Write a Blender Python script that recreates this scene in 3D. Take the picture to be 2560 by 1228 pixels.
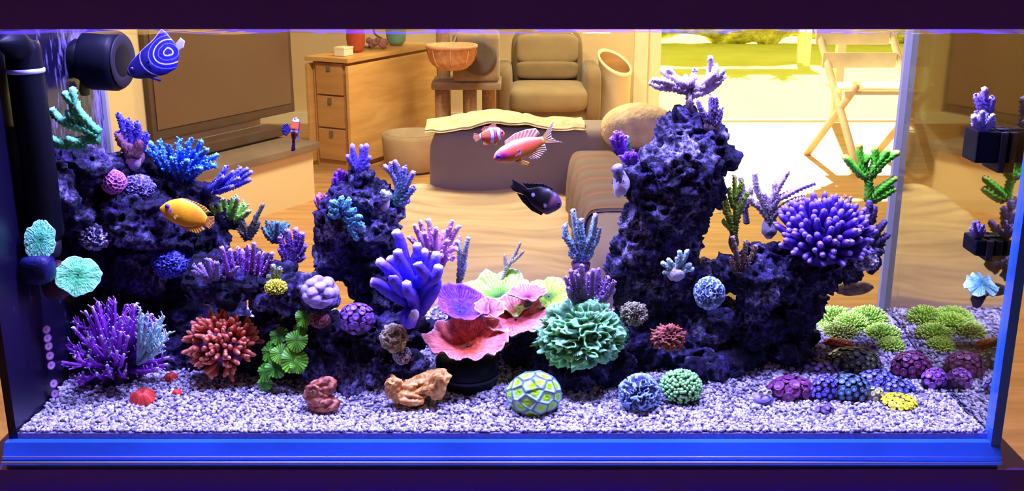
import bpy, bmesh, math, random
import numpy as np
from mathutils import Vector, Matrix

# ------------------------------------------------------------------ scene, camera, light
scene = bpy.context.scene
for _o in list(bpy.data.objects):
    bpy.data.objects.remove(_o)
COL = scene.collection
RW, RH, FPX = 2560, 1228, 2662.0
PITCH = math.radians(16.6)
CAM = np.array([0.006, -1.196, 0.60])
FLOOR = -0.78

cam_d = bpy.data.cameras.new('camera')
cam_d.sensor_width = 36.0
cam_d.lens = FPX * 36.0 / RW
cam_d.clip_start = 0.05
cam = bpy.data.objects.new('camera', cam_d)
COL.objects.link(cam)
cam.location = CAM
cam.rotation_euler = (math.pi / 2 - PITCH, 0, 0)
scene.camera = cam

world = bpy.data.worlds.new('daylight')
scene.world = world
world.use_nodes = True
bg = world.node_tree.nodes['Background']
bg.inputs[0].default_value = (1.0, 0.90, 0.24, 1)
bg.inputs[1].default_value = 1.5

def add_light(name, kind, loc, rot, energy, color, **kw):
    d = bpy.data.lights.new(name, kind)
    d.energy = energy
    d.color = color
    for k, v in kw.items():
        setattr(d, k, v)
    o = bpy.data.objects.new(name, d)
    COL.objects.link(o)
    o.location = loc
    o.rotation_euler = rot
    return o

def aim(o, d):
    o.rotation_euler = Vector(d).to_track_quat('-Z', 'Y').to_euler()

sun = add_light('sun', 'SUN', (2, 9, 5), (0, 0, 0), 16.0, (1.0, 0.93, 0.72), angle=0.02)
aim(sun, (-0.22, -1.0, -0.86))
# unseen ceiling lamps added to warm and brighten the living room
for _n, (lx, ly, le) in enumerate(((-0.4, 3.2, 85.0), (0.6, 5.2, 60.0))):
    add_light('added_room_light', 'AREA', (lx, ly, 1.58), (0, 0, 0), le, (1.0, 0.83, 0.50), shape='DISK', size=0.5)
# blue reef light: three fixtures hung above the tank
LED_X = (-0.42, 0.0, 0.42)
for lx in LED_X:
    add_light('reef_led_light', 'AREA', (lx, 0.14, 1.045), (0, 0, 0), 27.0, (0.41, 0.36, 1.0),
              shape='RECTANGLE', size=0.16, size_y=0.12)

vs = scene.view_settings
scene.display_settings.display_device = 'sRGB'
vs.view_transform = 'Standard'
vs.look = 'None'
vs.exposure = 0.0
vs.gamma = 1.0
vs.use_curve_mapping = False
scene.cycles.max_bounces = 8
scene.cycles.transparent_max_bounces = 16
scene.cycles.sample_clamp_indirect = 6.0
scene.cycles.caustics_reflective = False
scene.cycles.caustics_refractive = False

# ------------------------------------------------------------------ helpers
CP, SP = math.cos(PITCH), math.sin(PITCH)
RIGHT = np.array([1.0, 0, 0]); FWD = np.array([0, CP, -SP]); UP = np.array([0, SP, CP])

def ray(px, py):
    return FWD + RIGHT * ((px - RW / 2) / FPX) + UP * ((RH / 2 - py) / FPX)

def P(px, py, y):
    """point seen at a photograph pixel, standing at world depth y"""
    d = ray(px, py)
    return CAM + d * ((y - CAM[1]) / d[1])

def S(px, py, z=0.0):
    d = ray(px, py)
    return CAM + d * ((z - CAM[2]) / d[2])

def PL(px, py, pt, n):
    d = ray(px, py); pt = np.array(pt); n = np.array(n)
    return CAM + d * (np.dot(pt - CAM, n) / np.dot(d, n))

def mpp(p):
    """metres per photograph pixel at a point"""
    return float(np.dot(np.asarray(p) - CAM, FWD)) / FPX

rng = np.random.default_rng(11)
random.seed(5)

def _hash(ix, iy, iz, seed):
    h = (ix * 374761393 + iy * 668265263 + iz * 1274126177 + seed * 974711) & 0x7fffffff
    h = ((h ^ (h >> 13)) * 1274126177) & 0x7fffffff
    h = h ^ (h >> 16)
    return (h & 0xffff) / 65535.0 * 2 - 1

def vnoise(p, seed=0):
    p = np.asarray(p)
    i = np.floor(p).astype(np.int64)
    f = p - i
    f = f * f * (3 - 2 * f)
    r = 0
    for dx in (0, 1):
        wx = f[:, 0] if dx else 1 - f[:, 0]
        for dy in (0, 1):
            wy = f[:, 1] if dy else 1 - f[:, 1]
            for dz in (0, 1):
                wz = f[:, 2] if dz else 1 - f[:, 2]
                r = r + wx * wy * wz * _hash(i[:, 0] + dx, i[:, 1] + dy, i[:, 2] + dz, seed)
    return r

def fbm(p, octv=3, seed=0):
    r = 0; a = 1.0; p = np.asarray(p)
    for o in range(octv):
        r = r + a * vnoise(p * (2 ** o) + o * 7.3, seed + o)
        a *= 0.5
    return r

def lerp(a, b, t):
    a = np.asarray(a, float); b = np.asarray(b, float); t = np.asarray(t)
    if t.ndim:
        return a + (b - a) * t[..., None]
    return a + (b - a) * t

def smooth(a, b, x):
    t = np.clip((np.asarray(x) - a) / (b - a), 0, 1)
    return t * t * (3 - 2 * t)

class G:
    """geometry collector: vertices, quads, triangles and a colour for each vertex"""
    def __init__(s):
        s.v = []; s.q = []; s.t = []; s.c = []; s.n = 0
    def add(s, V, Q=None, T=None, C=(1, 1, 1)):
        V = np.asarray(V, float)
        C = np.asarray(C, float)
        if C.ndim == 1:
            C = np.tile(C, (len(V), 1))
        s.v.append(V); s.c.append(C)
        if Q is not None and len(Q):
            s.q.append(np.asarray(Q, np.int64) + s.n)
        if T is not None and len(T):
            s.t.append(np.asarray(T, np.int64) + s.n)
        s.n += len(V)
        return s

def mesh_from(name, g, flat=False):
    V = np.concatenate(g.v); C = np.concatenate(g.c)
    Q = np.concatenate(g.q) if g.q else np.zeros((0, 4), np.int64)
    T = np.concatenate(g.t) if g.t else np.zeros((0, 3), np.int64)
    me = bpy.data.meshes.new(name)
    me.vertices.add(len(V))
    me.vertices.foreach_set('co', V.astype(np.float32).ravel())
    nl = Q.size + T.size
    me.loops.add(nl)
    me.loops.foreach_set('vertex_index', np.concatenate([Q.ravel(), T.ravel()]).astype(np.int32))
    me.polygons.add(len(Q) + len(T))
    ls = np.concatenate([np.arange(len(Q)) * 4, Q.size + np.arange(len(T)) * 3]).astype(np.int32)
    me.polygons.foreach_set('loop_start', ls)
    me.polygons.foreach_set('use_smooth', np.full(len(Q) + len(T), not flat, bool))
    at = me.color_attributes.new('Col', 'FLOAT_COLOR', 'POINT')
    at.data.foreach_set('color', np.concatenate([C, np.ones((len(C), 1))], 1).astype(np.float32).ravel())
    me.update(calc_edges=True)
    me.validate()
    return me

def ob(name, data, mat=None, parent=None, loc=(0, 0, 0)):
    o = bpy.data.objects.new(name, data)
    COL.objects.link(o)
    o.location = loc
    if parent is not None:
        o.parent = parent
    if mat is not None and data is not None:
        data.materials.clear(); data.materials.append(mat)
    return o

def gob(name, g, mat, parent=None, org=None, flat=False):
    if org is not None:
        g.v = [v - np.asarray(org) for v in g.v]
    return ob(name, mesh_from(name, g, flat), mat, parent, (0, 0, 0) if parent is not None or org is None else org)

def tag(o, label=None, cat=None, group=None, kind=None):
    if label: o['label'] = label
    if cat: o['category'] = cat
    if group: o['group'] = group
    if kind: o['kind'] = kind
    return o

def thing(name, loc, label, cat, group=None):
    o = bpy.data.objects.new(name, None)
    o.empty_display_size = 0.02
    COL.objects.link(o)
    o.location = loc
    return tag(o, label, cat, group)

# ------------------------------------------------------------------ materials
MATS = {}
def nodes_of(m):
    m.use_nodes = True
    nt = m.node_tree
    return nt, nt.nodes, nt.links

def mat(name, color=None, rough=0.6, bump=0.0, bscale=60.0, spec=0.4, var=0.15, vscale=8.0, metal=0.0,
        attr=False, sss=0.0, detail=4.0, coat=0.0, sheen=0.0, dist=0.002):
    """procedural material: flat or per-vertex pigment, broken up by noise, with noise relief"""
    if name in MATS: return MATS[name]
    m = bpy.data.materials.new(name)
    nt, N, L = nodes_of(m)
    b = N['Principled BSDF']
    b.inputs['Roughness'].default_value = rough
    b.inputs['Specular IOR Level'].default_value = spec
    b.inputs['Metallic'].default_value = metal
    b.inputs['Coat Weight'].default_value = coat
    b.inputs['Sheen Weight'].default_value = sheen
    tc = N.new('ShaderNodeTexCoord')
    nz = N.new('ShaderNodeTexNoise'); nz.inputs['Scale'].default_value = vscale; nz.inputs['Detail'].default_value = 3
    L.new(tc.outputs['Object'], nz.inputs['Vector'])
    mr = N.new('ShaderNodeMapRange')
    mr.inputs['From Min'].default_value = 0.3; mr.inputs['From Max'].default_value = 0.7
    mr.inputs['To Min'].default_value = 1 - var; mr.inputs['To Max'].default_value = 1 + var
    L.new(nz.outputs['Fac'], mr.inputs['Value'])
    mx = N.new('ShaderNodeMix'); mx.data_type = 'RGBA'; mx.blend_type = 'MULTIPLY'
    mx.inputs['Factor'].default_value = 1.0
    if attr:
        at = N.new('ShaderNodeAttribute'); at.attribute_name = 'Col'
        L.new(at.outputs['Color'], mx.inputs['A'])
    else:
        mx.inputs['A'].default_value = (*color, 1)
    L.new(mr.outputs['Result'], mx.inputs['B'])
    L.new(mx.outputs['Result'], b.inputs['Base Color'])
    if sss:
        b.inputs['Subsurface Weight'].default_value = sss
        b.inputs['Subsurface Radius'].default_value = (0.004, 0.004, 0.004)
        b.inputs['Subsurface Scale'].default_value = 1.0
    if bump:
        nb = N.new('ShaderNodeTexNoise'); nb.inputs['Scale'].default_value = bscale; nb.inputs['Detail'].default_value = detail
        L.new(tc.outputs['Object'], nb.inputs['Vector'])
        bp = N.new('ShaderNodeBump'); bp.inputs['Strength'].default_value = bump; bp.inputs['Distance'].default_value = dist
        L.new(nb.outputs['Fac'], bp.inputs['Height'])
        L.new(bp.outputs['Normal'], b.inputs['Normal'])
    MATS[name] = m
    return m

def mat_wood(name, c1, c2, scale=(1, 12, 12), rough=0.5):
    if name in MATS: return MATS[name]
    m = bpy.data.materials.new(name)
    nt, N, L = nodes_of(m)
    b = N['Principled BSDF']; b.inputs['Roughness'].default_value = rough
    tc = N.new('ShaderNodeTexCoord'); mp = N.new('ShaderNodeMapping'); mp.inputs['Scale'].default_value = scale
    nz = N.new('ShaderNodeTexNoise'); nz.inputs['Scale'].default_value = 2.2; nz.inputs['Detail'].default_value = 6; nz.inputs['Distortion'].default_value = 0.6
    cr = N.new('ShaderNodeValToRGB')
    cr.color_ramp.elements[0].color = (*c1, 1); cr.color_ramp.elements[1].color = (*c2, 1)
    cr.color_ramp.elements[0].position = 0.35; cr.color_ramp.elements[1].position = 0.65
    L.new(tc.outputs['Object'], mp.inputs['Vector']); L.new(mp.outputs['Vector'], nz.inputs['Vector'])
    L.new(nz.outputs['Fac'], cr.inputs['Fac']); L.new(cr.outputs['Color'], b.inputs['Base Color'])
    MATS[name] = m
    return m

def mat_glass(name, tint=(0.97, 0.98, 1.0), refl=0.04, rough=0.0, ripple=0.0, gcol=(1, 1, 1)):
    if name in MATS: return MATS[name]
    m = bpy.data.materials.new(name)
    nt, N, L = nodes_of(m)
    out = N['Material Output']; N.remove(N['Principled BSDF'])
    tr = N.new('ShaderNodeBsdfTransparent'); tr.inputs[0].default_value = (*tint, 1)
    gl = N.new('ShaderNodeBsdfGlossy'); gl.inputs['Roughness'].default_value = rough; gl.inputs[0].default_value = (*gcol, 1)
    mx = N.new('ShaderNodeMixShader'); mx.inputs[0].default_value = refl
    if refl < 0.3:
        lw = N.new('ShaderNodeLayerWeight'); lw.inputs['Blend'].default_value = 0.5
        pw = N.new('ShaderNodeMath'); pw.operation = 'POWER'; pw.inputs[1].default_value = 5.0
        ml = N.new('ShaderNodeMath'); ml.operation = 'MULTIPLY'; ml.inputs[1].default_value = 0.6
        L.new(lw.outputs['Facing'], pw.inputs[0]); L.new(pw.outputs[0], ml.inputs[0]); L.new(ml.outputs[0], mx.inputs[0])
    L.new(tr.outputs[0], mx.inputs[1]); L.new(gl.outputs[0], mx.inputs[2]); L.new(mx.outputs[0], out.inputs[0])
    if ripple:
        tc = N.new('ShaderNodeTexCoord'); nz = N.new('ShaderNodeTexNoise'); nz.inputs['Scale'].default_value = 14
        L.new(tc.outputs['Object'], nz.inputs['Vector'])
        bp = N.new('ShaderNodeBump'); bp.inputs['Strength'].default_value = ripple; bp.inputs['Distance'].default_value = 0.01
        L.new(nz.outputs['Fac'], bp.inputs['Height']); L.new(bp.outputs['Normal'], gl.inputs['Normal'])
    MATS[name] = m
    return m

def mat_rock(name, dark, mid, light, coral, scale=14.0):
    if name in MATS: return MATS[name]
    m = bpy.data.materials.new(name)
    nt, N, L = nodes_of(m)
    b = N['Principled BSDF']; b.inputs['Roughness'].default_value = 0.75; b.inputs['Specular IOR Level'].default_value = 0.3
    tc = N.new('ShaderNodeTexCoord')
    n1 = N.new('ShaderNodeTexNoise'); n1.inputs['Scale'].default_value = scale; n1.inputs['Detail'].default_value = 6; n1.inputs['Roughness'].default_value = 0.65
    n2 = N.new('ShaderNodeTexNoise'); n2.inputs['Scale'].default_value = scale * 2.3; n2.inputs['Detail'].default_value = 4
    n3 = N.new('ShaderNodeTexNoise'); n3.inputs['Scale'].default_value = 150; n3.inputs['Detail'].default_value = 6; n3.inputs['Roughness'].default_value = 0.7
    vo = N.new('ShaderNodeTexVoronoi'); vo.inputs['Scale'].default_value = 75
    for n in (n1, n2, n3, vo): L.new(tc.outputs['Object'], n.inputs['Vector'])
    cr = N.new('ShaderNodeValToRGB'); e = cr.color_ramp.elements
    e[0].position = 0.30; e[0].color = (*dark, 1); e[1].position = 0.72; e[1].color = (*light, 1)
    k = e.new(0.5); k.color = (*mid, 1)
    L.new(n1.outputs['Fac'], cr.inputs['Fac'])
    mr = N.new('ShaderNodeMapRange'); mr.inputs['From Min'].default_value = 0.52; mr.inputs['From Max'].default_value = 0.62
    L.new(n2.outputs['Fac'], mr.inputs['Value'])
    mx = N.new('ShaderNodeMix'); mx.data_type = 'RGBA'
    mx.inputs['B'].default_value = (*coral, 1)
    L.new(mr.outputs['Result'], mx.inputs['Factor']); L.new(cr.outputs['Color'], mx.inputs['A'])
    sp = N.new('ShaderNodeMapRange'); sp.inputs['From Min'].default_value = 0.44; sp.inputs['From Max'].default_value = 0.60
    sp.inputs['To Min'].default_value = 0.15; sp.inputs['To Max'].default_value = 1.9
    L.new(n3.outputs['Fac'], sp.inputs['Value'])
    m2 = N.new('ShaderNodeMix'); m2.data_type = 'RGBA'; m2.blend_type = 'MULTIPLY'; m2.inputs['Factor'].default_value = 1
    L.new(mx.outputs['Result'], m2.inputs['A']); L.new(sp.outputs['Result'], m2.inputs['B'])
    L.new(m2.outputs['Result'], b.inputs['Base Color'])
    ad = N.new('ShaderNodeMath'); ad.operation = 'MULTIPLY_ADD'; ad.inputs[1].default_value = -0.6
    L.new(vo.outputs['Distance'], ad.inputs[0]); L.new(n3.outputs['Fac'], ad.inputs[2])
    bp = N.new('ShaderNodeBump'); bp.inputs['Strength'].default_value = 1.0; bp.inputs['Distance'].default_value = 0.006
    L.new(ad.outputs[0], bp.inputs['Height']); L.new(bp.outputs['Normal'], b.inputs['Normal'])
    MATS[name] = m
    return m

M_CORAL = mat('coral_tissue', attr=True, rough=0.5, bump=0.5, bscale=260, var=0.25, vscale=90, spec=0.3)
M_POLYP = mat('polyp_tissue', attr=True, rough=0.4, bump=0.2, bscale=300, var=0.15, vscale=60, spec=0.4)
M_FISH = mat('fish_skin', attr=True, rough=0.38, bump=0.12, bscale=420, var=0.06, vscale=70, spec=0.5)
M_FIN = mat('fish_fin', attr=True, rough=0.45, bump=0.15, bscale=200, var=0.1, vscale=90)
M_BLACK = mat('black_plastic', (0.004, 0.005, 0.010), rough=0.45, var=0.1, spec=0.12)
M_BLACKM = mat('matt_black_plastic', (0.012, 0.012, 0.02), rough=0.6, var=0.1)

# ------------------------------------------------------------------ basic solids
def boxg(c, s, rz=0.0, g=None, C=(1, 1, 1)):
    g = g or G()
    x, y, z = np.asarray(s) / 2
    V = np.array([[i * x, j * y, k * z] for i in (-1, 1) for j in (-1, 1) for k in (-1, 1)], float)
    ca, sa = math.cos(rz), math.sin(rz)
    V = np.stack([V[:, 0] * ca - V[:, 1] * sa, V[:, 0] * sa + V[:, 1] * ca, V[:, 2]], 1) + np.asarray(c)
    Q = [[0, 1, 3, 2], [4, 6, 7, 5], [0, 4, 5, 1], [2, 3, 7, 6], [0, 2, 6, 4], [1, 5, 7, 3]]
    return g.add(V, Q, C=C)

def bevel_mesh(me, w, seg=2):
    bm = bmesh.new(); bm.from_mesh(me)
    bmesh.ops.bevel(bm, geom=bm.edges[:], offset=w, segments=seg, profile=0.7, affect='EDGES')
    bm.to_mesh(me); bm.free()

def boxo(name, c, s, m, parent=None, rz=0.0, bev=0.0, org=None, smooth_=False):
    o = gob(name, boxg(c, s, rz), m, parent, org, flat=True)
    if bev:
        bevel_mesh(o.data, bev, 3 if smooth_ else 2)
        o.data.polygons.foreach_set('use_smooth', [smooth_] * len(o.data.polygons))
    return o

def lathe(prof, seg=24, c=(0, 0, 0), axis=(0, 0, 1), g=None, C=(1, 1, 1), cap=True):
    """solid of revolution: prof = [(radius, height)...] along axis"""
    g = g or G()
    a = np.asarray(axis, float); a /= np.linalg.norm(a)
    t = np.array([1.0, 0, 0]) if abs(a[0]) < 0.8 else np.array([0, 1.0, 0])
    u = np.cross(t, a); u /= np.linalg.norm(u); w = np.cross(a, u)
    th = np.linspace(0, 2 * math.pi, seg, endpoint=False)
    V = []
    for r, h in prof:
        V.append(np.asarray(c) + a * h + r * (np.cos(th)[:, None] * u + np.sin(th)[:, None] * w))
    V = np.concatenate(V)
    n = len(prof); i = np.arange(n - 1)[:, None] * seg; j = np.arange(seg)[None]; jn = (j + 1) % seg
    Q = np.stack([i + j, i + jn, i + seg + jn, i + seg + j], -1).reshape(-1, 4)
    T = []
    if cap:
        V = np.concatenate([V, [np.asarray(c) + a * prof[0][1], np.asarray(c) + a * prof[-1][1]]])
        k = n * seg
        for q in range(seg):
            T.append([k, (q + 1) % seg, q]); T.append([k + 1, (n - 1) * seg + q, (n - 1) * seg + (q + 1) % seg])
    if np.asarray(C).ndim == 2 and len(C) == n:
        CC = np.repeat(np.asarray(C, float), seg, 0)
        if cap: CC = np.concatenate([CC, [C[0]], [C[-1]]])
        C = CC
    return g.add(V, Q, T, C)

def blob(c, r, g=None, C=(1, 1, 1), nu=16, nv=10, power=1.0, rz=0.0, disp=None):
    """rounded (super-)ellipsoid"""
    g = g or G()
    u = np.linspace(0, 2 * math.pi, nu, endpoint=False); v = np.linspace(-math.pi / 2, math.pi / 2, nv)
    uu, vv = np.meshgrid(u, v)
    f = lambda x: np.sign(x) * np.abs(x) ** power
    D = np.stack([f(np.cos(vv)) * f(np.cos(uu)), f(np.cos(vv)) * f(np.sin(uu)), f(np.sin(vv))], -1).reshape(-1, 3)
    V = D * np.asarray(r)
    if disp is not None:
        V = V * (1 + disp(D))[:, None]
    ca, sa = math.cos(rz), math.sin(rz)
    V = np.stack([V[:, 0] * ca - V[:, 1] * sa, V[:, 0] * sa + V[:, 1] * ca, V[:, 2]], 1) + np.asarray(c)
    i = np.arange(nv - 1)[:, None] * nu; j = np.arange(nu)[None]; jn = (j + 1) % nu
    Q = np.stack([i + j, i + jn, i + nu + jn, i + nu + j], -1).reshape(-1, 4)
    return g.add(V, Q, C=C)

def catmull(pts, n):
    pts = np.asarray(pts, float)
    if len(pts) == 2:
        t = np.linspace(0, 1, n)[:, None]
        return pts[0] * (1 - t) + pts[1] * t
    p = np.concatenate([[2 * pts[0] - pts[1]], pts, [2 * pts[-1] - pts[-2]]])
    out = []
    for s in np.linspace(0, len(pts) - 1 - 1e-6, n):
        i = int(s); t = s - i
        a, b, c, d = p[i:i + 4]
        out.append(0.5 * (2 * b + (c - a) * t + (2 * a - 5 * b + 4 * c - d) * t * t + (3 * b - a - 3 * c + d) * t ** 3))
    return np.array(out)

def tube(path, rad, segs=8, knob=0.0, cb=(1, 1, 1), ct=None, g=None, step=None, cg=1.0, tipc=None, kcol=0.45, cap=True):
    """round limb along a path, tapered, with rows of raised corallites when knob > 0"""
    g = g or G()
    path = np.asarray(path, float)
    ct = cb if ct is None else ct
    L = float(np.sum(np.linalg.norm(np.diff(path, axis=0), axis=1)))
    rad = np.atleast_1d(np.asarray(rad, float))
    rm = float(np.mean(rad))
    step = step or max(rm * (0.55 if knob else 1.2), L / 60)
    n = max(4, int(L / step) + 1)
    pts = catmull(path, n)
    t = np.linspace(0, 1, n)
    r = np.interp(t, np.linspace(0, 1, len(rad)), rad)
    if cap:
        d = np.clip((1 - t) * L / max(r[-1] * 1.1, 1e-6), 0, 1)
        r = r * np.sqrt(np.clip(1 - (1 - d) ** 2, 0.02, 1))
    tan = np.gradient(pts, axis=0); tan /= np.linalg.norm(tan, axis=1)[:, None] + 1e-12
    u = np.cross(tan[0], [0.3, 0.9, 0.2]); u /= np.linalg.norm(u)
    th = np.linspace(0, 2 * math.pi, segs, endpoint=False)
    V = []; C = []
    for i in range(n):
        u = u - tan[i] * np.dot(u, tan[i]); u /= np.linalg.norm(u) + 1e-12
        w = np.cross(tan[i], u)
        ri = np.full(segs, r[i]); k = np.zeros(segs)
        if knob:
            k = ((np.arange(segs) + i) % 2) * (0.6 + 0.8 * rng.random(segs))
            ri = ri * (1 + knob * (k - 0.4))
        V.append(pts[i] + ri[:, None] * (np.cos(th)[:, None] * u + np.sin(th)[:, None] * w) + (knob * k * r[i] * 0.7)[:, None] * tan[i])
        c = lerp(cb, ct, t[i] ** cg)
        if tipc is not None:
            c = lerp(c, tipc, float(smooth(0.82, 0.97, t[i])))
        C.append(np.clip(c[None] * (1 + kcol * (k - 0.5 if knob else k))[:, None], 0, 1.0))
    V = np.concatenate(V + [[pts[-1] + tan[-1] * r[-1] * 0.3], [pts[0]]]); C = np.concatenate(C + [[C[-1][0]], [C[0][0]]])
    i = np.arange(n - 1)[:, None] * segs; j = np.arange(segs)[None]; jn = (j + 1) % segs
    Q = np.stack([i + j, i + jn, i + segs + jn, i + segs + j], -1).reshape(-1, 4)
    k = n * segs
    T = [[k, (n - 1) * segs + q, (n - 1) * segs + (q + 1) % segs] for q in range(segs)] + [[k + 1, (q + 1) % segs, q] for q in range(segs)]
    return g.add(V, Q, T, C)

# ------------------------------------------------------------------ the room behind the tank
M_WALL = mat('cream_wall_paint', (0.80, 0.64, 0.36), rough=0.85, bump=0.06, bscale=30, var=0.05, vscale=2)
M_WALLD = mat('dimmed_wall', (0.30, 0.27, 0.25), rough=0.9, var=0.05)  # unseen front wall, darkened to keep light off the tank's front
M_CEIL = mat('ceiling_paint', (0.75, 0.70, 0.6), rough=0.9, var=0.03)
M_FLOOR = mat_wood('oak_floor', (0.38, 0.20, 0.075), (0.55, 0.31, 0.13), (1, 9, 9), 0.45)
M_TRIM = mat('white_trim_paint', (0.92, 0.86, 0.62), rough=0.5, var=0.04)
X0, X1, Y0, Y1, ZC = -3.0, 3.4, -3.2, 6.6, 1.72
def struct(o): return tag(o, kind='structure')
struct(boxo('floor', ((X0 + X1) / 2, (Y0 + Y1) / 2, FLOOR - 0.05), (X1 - X0, Y1 - Y0, 0.1), M_FLOOR))
struct(boxo('ceiling', ((X0 + X1) / 2, (Y0 + Y1) / 2, ZC + 0.05), (X1 - X0, Y1 - Y0, 0.1), M_CEIL))
struct(boxo('wall_left', (X0 - 0.05, (Y0 + Y1) / 2, (FLOOR + ZC) / 2), (0.1, Y1 - Y0, ZC - FLOOR), M_WALL))
struct(boxo('wall_right', (X1 + 0.05, (Y0 + Y1) / 2, (FLOOR + ZC) / 2), (0.1, Y1 - Y0, ZC - FLOOR), M_WALL))
struct(boxo('wall_front', ((X0 + X1) / 2, Y0 - 0.05, (FLOOR + ZC) / 2), (X1 - X0, 0.1, ZC - FLOOR), M_WALLD))
WX0, WX1, WZ = 1.00, 3.15, FLOOR + 2.15
g = boxg(((X0 + WX0) / 2, Y1 + 0.08, (FLOOR + ZC) / 2), (WX0 - X0, 0.16, ZC - FLOOR))
boxg(((WX1 + X1) / 2, Y1 + 0.08, (FLOOR + ZC) / 2), (X1 - WX1, 0.16, ZC - FLOOR), g=g)
boxg(((WX0 + WX1) / 2, Y1 + 0.08, (WZ + ZC) / 2), (WX1 - WX0, 0.16, ZC - WZ), g=g)
struct(gob('wall_back', g, M_WALL, flat=True))
struct(boxo('baseboard_back', ((X0 + WX0) / 2, Y1 - 0.01, FLOOR + 0.04), (WX0 - X0, 0.02, 0.08), M_TRIM))
# sliding glass door to the lawn
wn = struct(bpy.data.objects.new('window_1', None)); COL.objects.link(wn); wn.location = (WX0, Y1, FLOOR)
wo = np.array(wn.location)
for a, b in ((WX0, WX0 + 0.09), ((WX0 + WX1) / 2 + 0.3, (WX0 + WX1) / 2 + 0.36), (WX1 - 0.07, WX1)):
    boxo('door_stile', ((a + b) / 2, Y1 + 0.06, (FLOOR + WZ) / 2), (b - a, 0.07, WZ - FLOOR), M_TRIM, wn, bev=0.006, org=wo)
for a, b in ((FLOOR, FLOOR + 0.018), (WZ - 0.07, WZ)):
    boxo('door_rail', ((WX0 + WX1) / 2, Y1 + 0.06, (a + b) / 2), (WX1 - WX0, 0.068, b - a), M_TRIM, wn, bev=0.006, org=wo)
M_PANE = mat_glass('window_glass', (0.98, 0.99, 0.97), 0.03)
boxo('pane', ((WX0 + WX1) / 2, Y1 + 0.06, (FLOOR + WZ) / 2), (WX1 - WX0 - 0.02, 0.012, WZ - FLOOR - 0.02), M_PANE, wn, org=wo)
struct(boxo('trim_1', (WX0 - 0.06, Y1 - 0.012, (FLOOR + WZ) / 2), (0.1, 0.03, WZ - FLOOR), M_TRIM, bev=0.006))

# ground outside, made a lawn whose yellow stands for overexposed daylight
M_TERR = mat('glare_yellow_lawn', (0.62, 0.60, 0.16), rough=0.9, var=0.08, vscale=3, bump=0.1, bscale=20)
M_LEAF = mat('hedge_leaf', (0.70, 0.66, 0.14), rough=0.7, var=0.5, vscale=9, bump=0.8, bscale=25, dist=0.05)
M_OUTW = mat('glare_pale_teak', (0.95, 0.88, 0.62), rough=0.7, var=0.15, vscale=6)  # window glare is put into this pale wood colour
struct(boxo('lawn', (2.0, 10.4, FLOOR - 0.08), (9.0, 7.4, 0.1), M_TERR))
def hedge_mesh(x0, x1, y, z0, z1, seed):
    n = 60; m = 26
    a, b = np.meshgrid(np.linspace(0, 2 * math.pi, m, endpoint=False), np.linspace(0, 1, n))
    a = a.ravel(); b = b.ravel()
    V = np.stack([x0 + (x1 - x0) * b, y + 0.35 * np.cos(a), (z0 + z1) / 2 + (z1 - z0) / 2 * np.sin(a)], 1)
    V += 0.16 * np.stack([fbm(V * 2.5, 3, seed), fbm(V * 2.5, 3, seed + 5), fbm(V * 2.5, 3, seed + 9)], 1)
    i = np.arange(n - 1)[:, None] * m; j = np.arange(m)[None]; jn = (j + 1) % m
    return G().add(V, np.stack([i + j, i + jn, i + m + jn, i + m + j], -1).reshape(-1, 4))
tag(gob('hedge', hedge_mesh(-2.0, 6.0, 12.6, FLOOR, 1.15, 3), M_LEAF), 'sunlit garden hedge along the far edge of the lawn', 'hedge')
r = thing('plant_bench', (2.1, 10.4, FLOOR - 0.03), 'long wooden bench with flower pots on the lawn behind the glass door', 'bench')
po = np.array(r.location)
boxo('bench_top', (2.1, 10.4, FLOOR + 0.52), (2.3, 0.4, 0.05), M_OUTW, r, org=po, bev=0.01)
for sx in (-1.05, 1.05):
    for sy in (-0.14, 0.14):
        boxo('leg', (2.1 + sx, 10.4 + sy, FLOOR + 0.235), (0.06, 0.06, 0.53), M_OUTW, r, org=po)
M_POT = mat('terracotta', (0.6, 0.34, 0.14), rough=0.8)
for k, (x, h) in enumerate(((1.25, 0.34), (1.6, 0.26), (1.95, 0.38), (2.45, 0.3), (2.9, 0.36))):
    t = thing('potted_plant', (x, 10.4, FLOOR + 0.547), ('leftmost', 'second', 'middle', 'fourth', 'rightmost')[k] + ' potted plant on the lawn bench outside', 'plant', 'potted plants on the lawn bench')
    gob('pot', lathe([(0.07, 0), (0.1, 0.16), (0.11, 0.16), (0.11, 0.19), (0.09, 0.19), (0.085, 0.14)], 18), M_POT, t)
    gf = G()
    for q in range(26):
        a = rng.random() * 6.28; l = h * (0.6 + 0.5 * rng.random()); s = 0.2 + 0.5 * rng.random()
        p0 = np.array([0, 0, 0.15]); d = np.array([math.cos(a) * s, math.sin(a) * s, 1.0])
        p2 = p0 + d * l; w = np.array([-math.sin(a), math.cos(a), 0]) * 0.02
        gf.add([p0 - w * .3, p0 + w * .3, (p0 + p2) / 2 + w + [0, 0, .03], (p0 + p2) / 2 - w + [0, 0, .03], p2], [[0, 1, 2, 3]], [[3, 2, 4]])
    gob('foliage', gf, M_LEAF, t)
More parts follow.
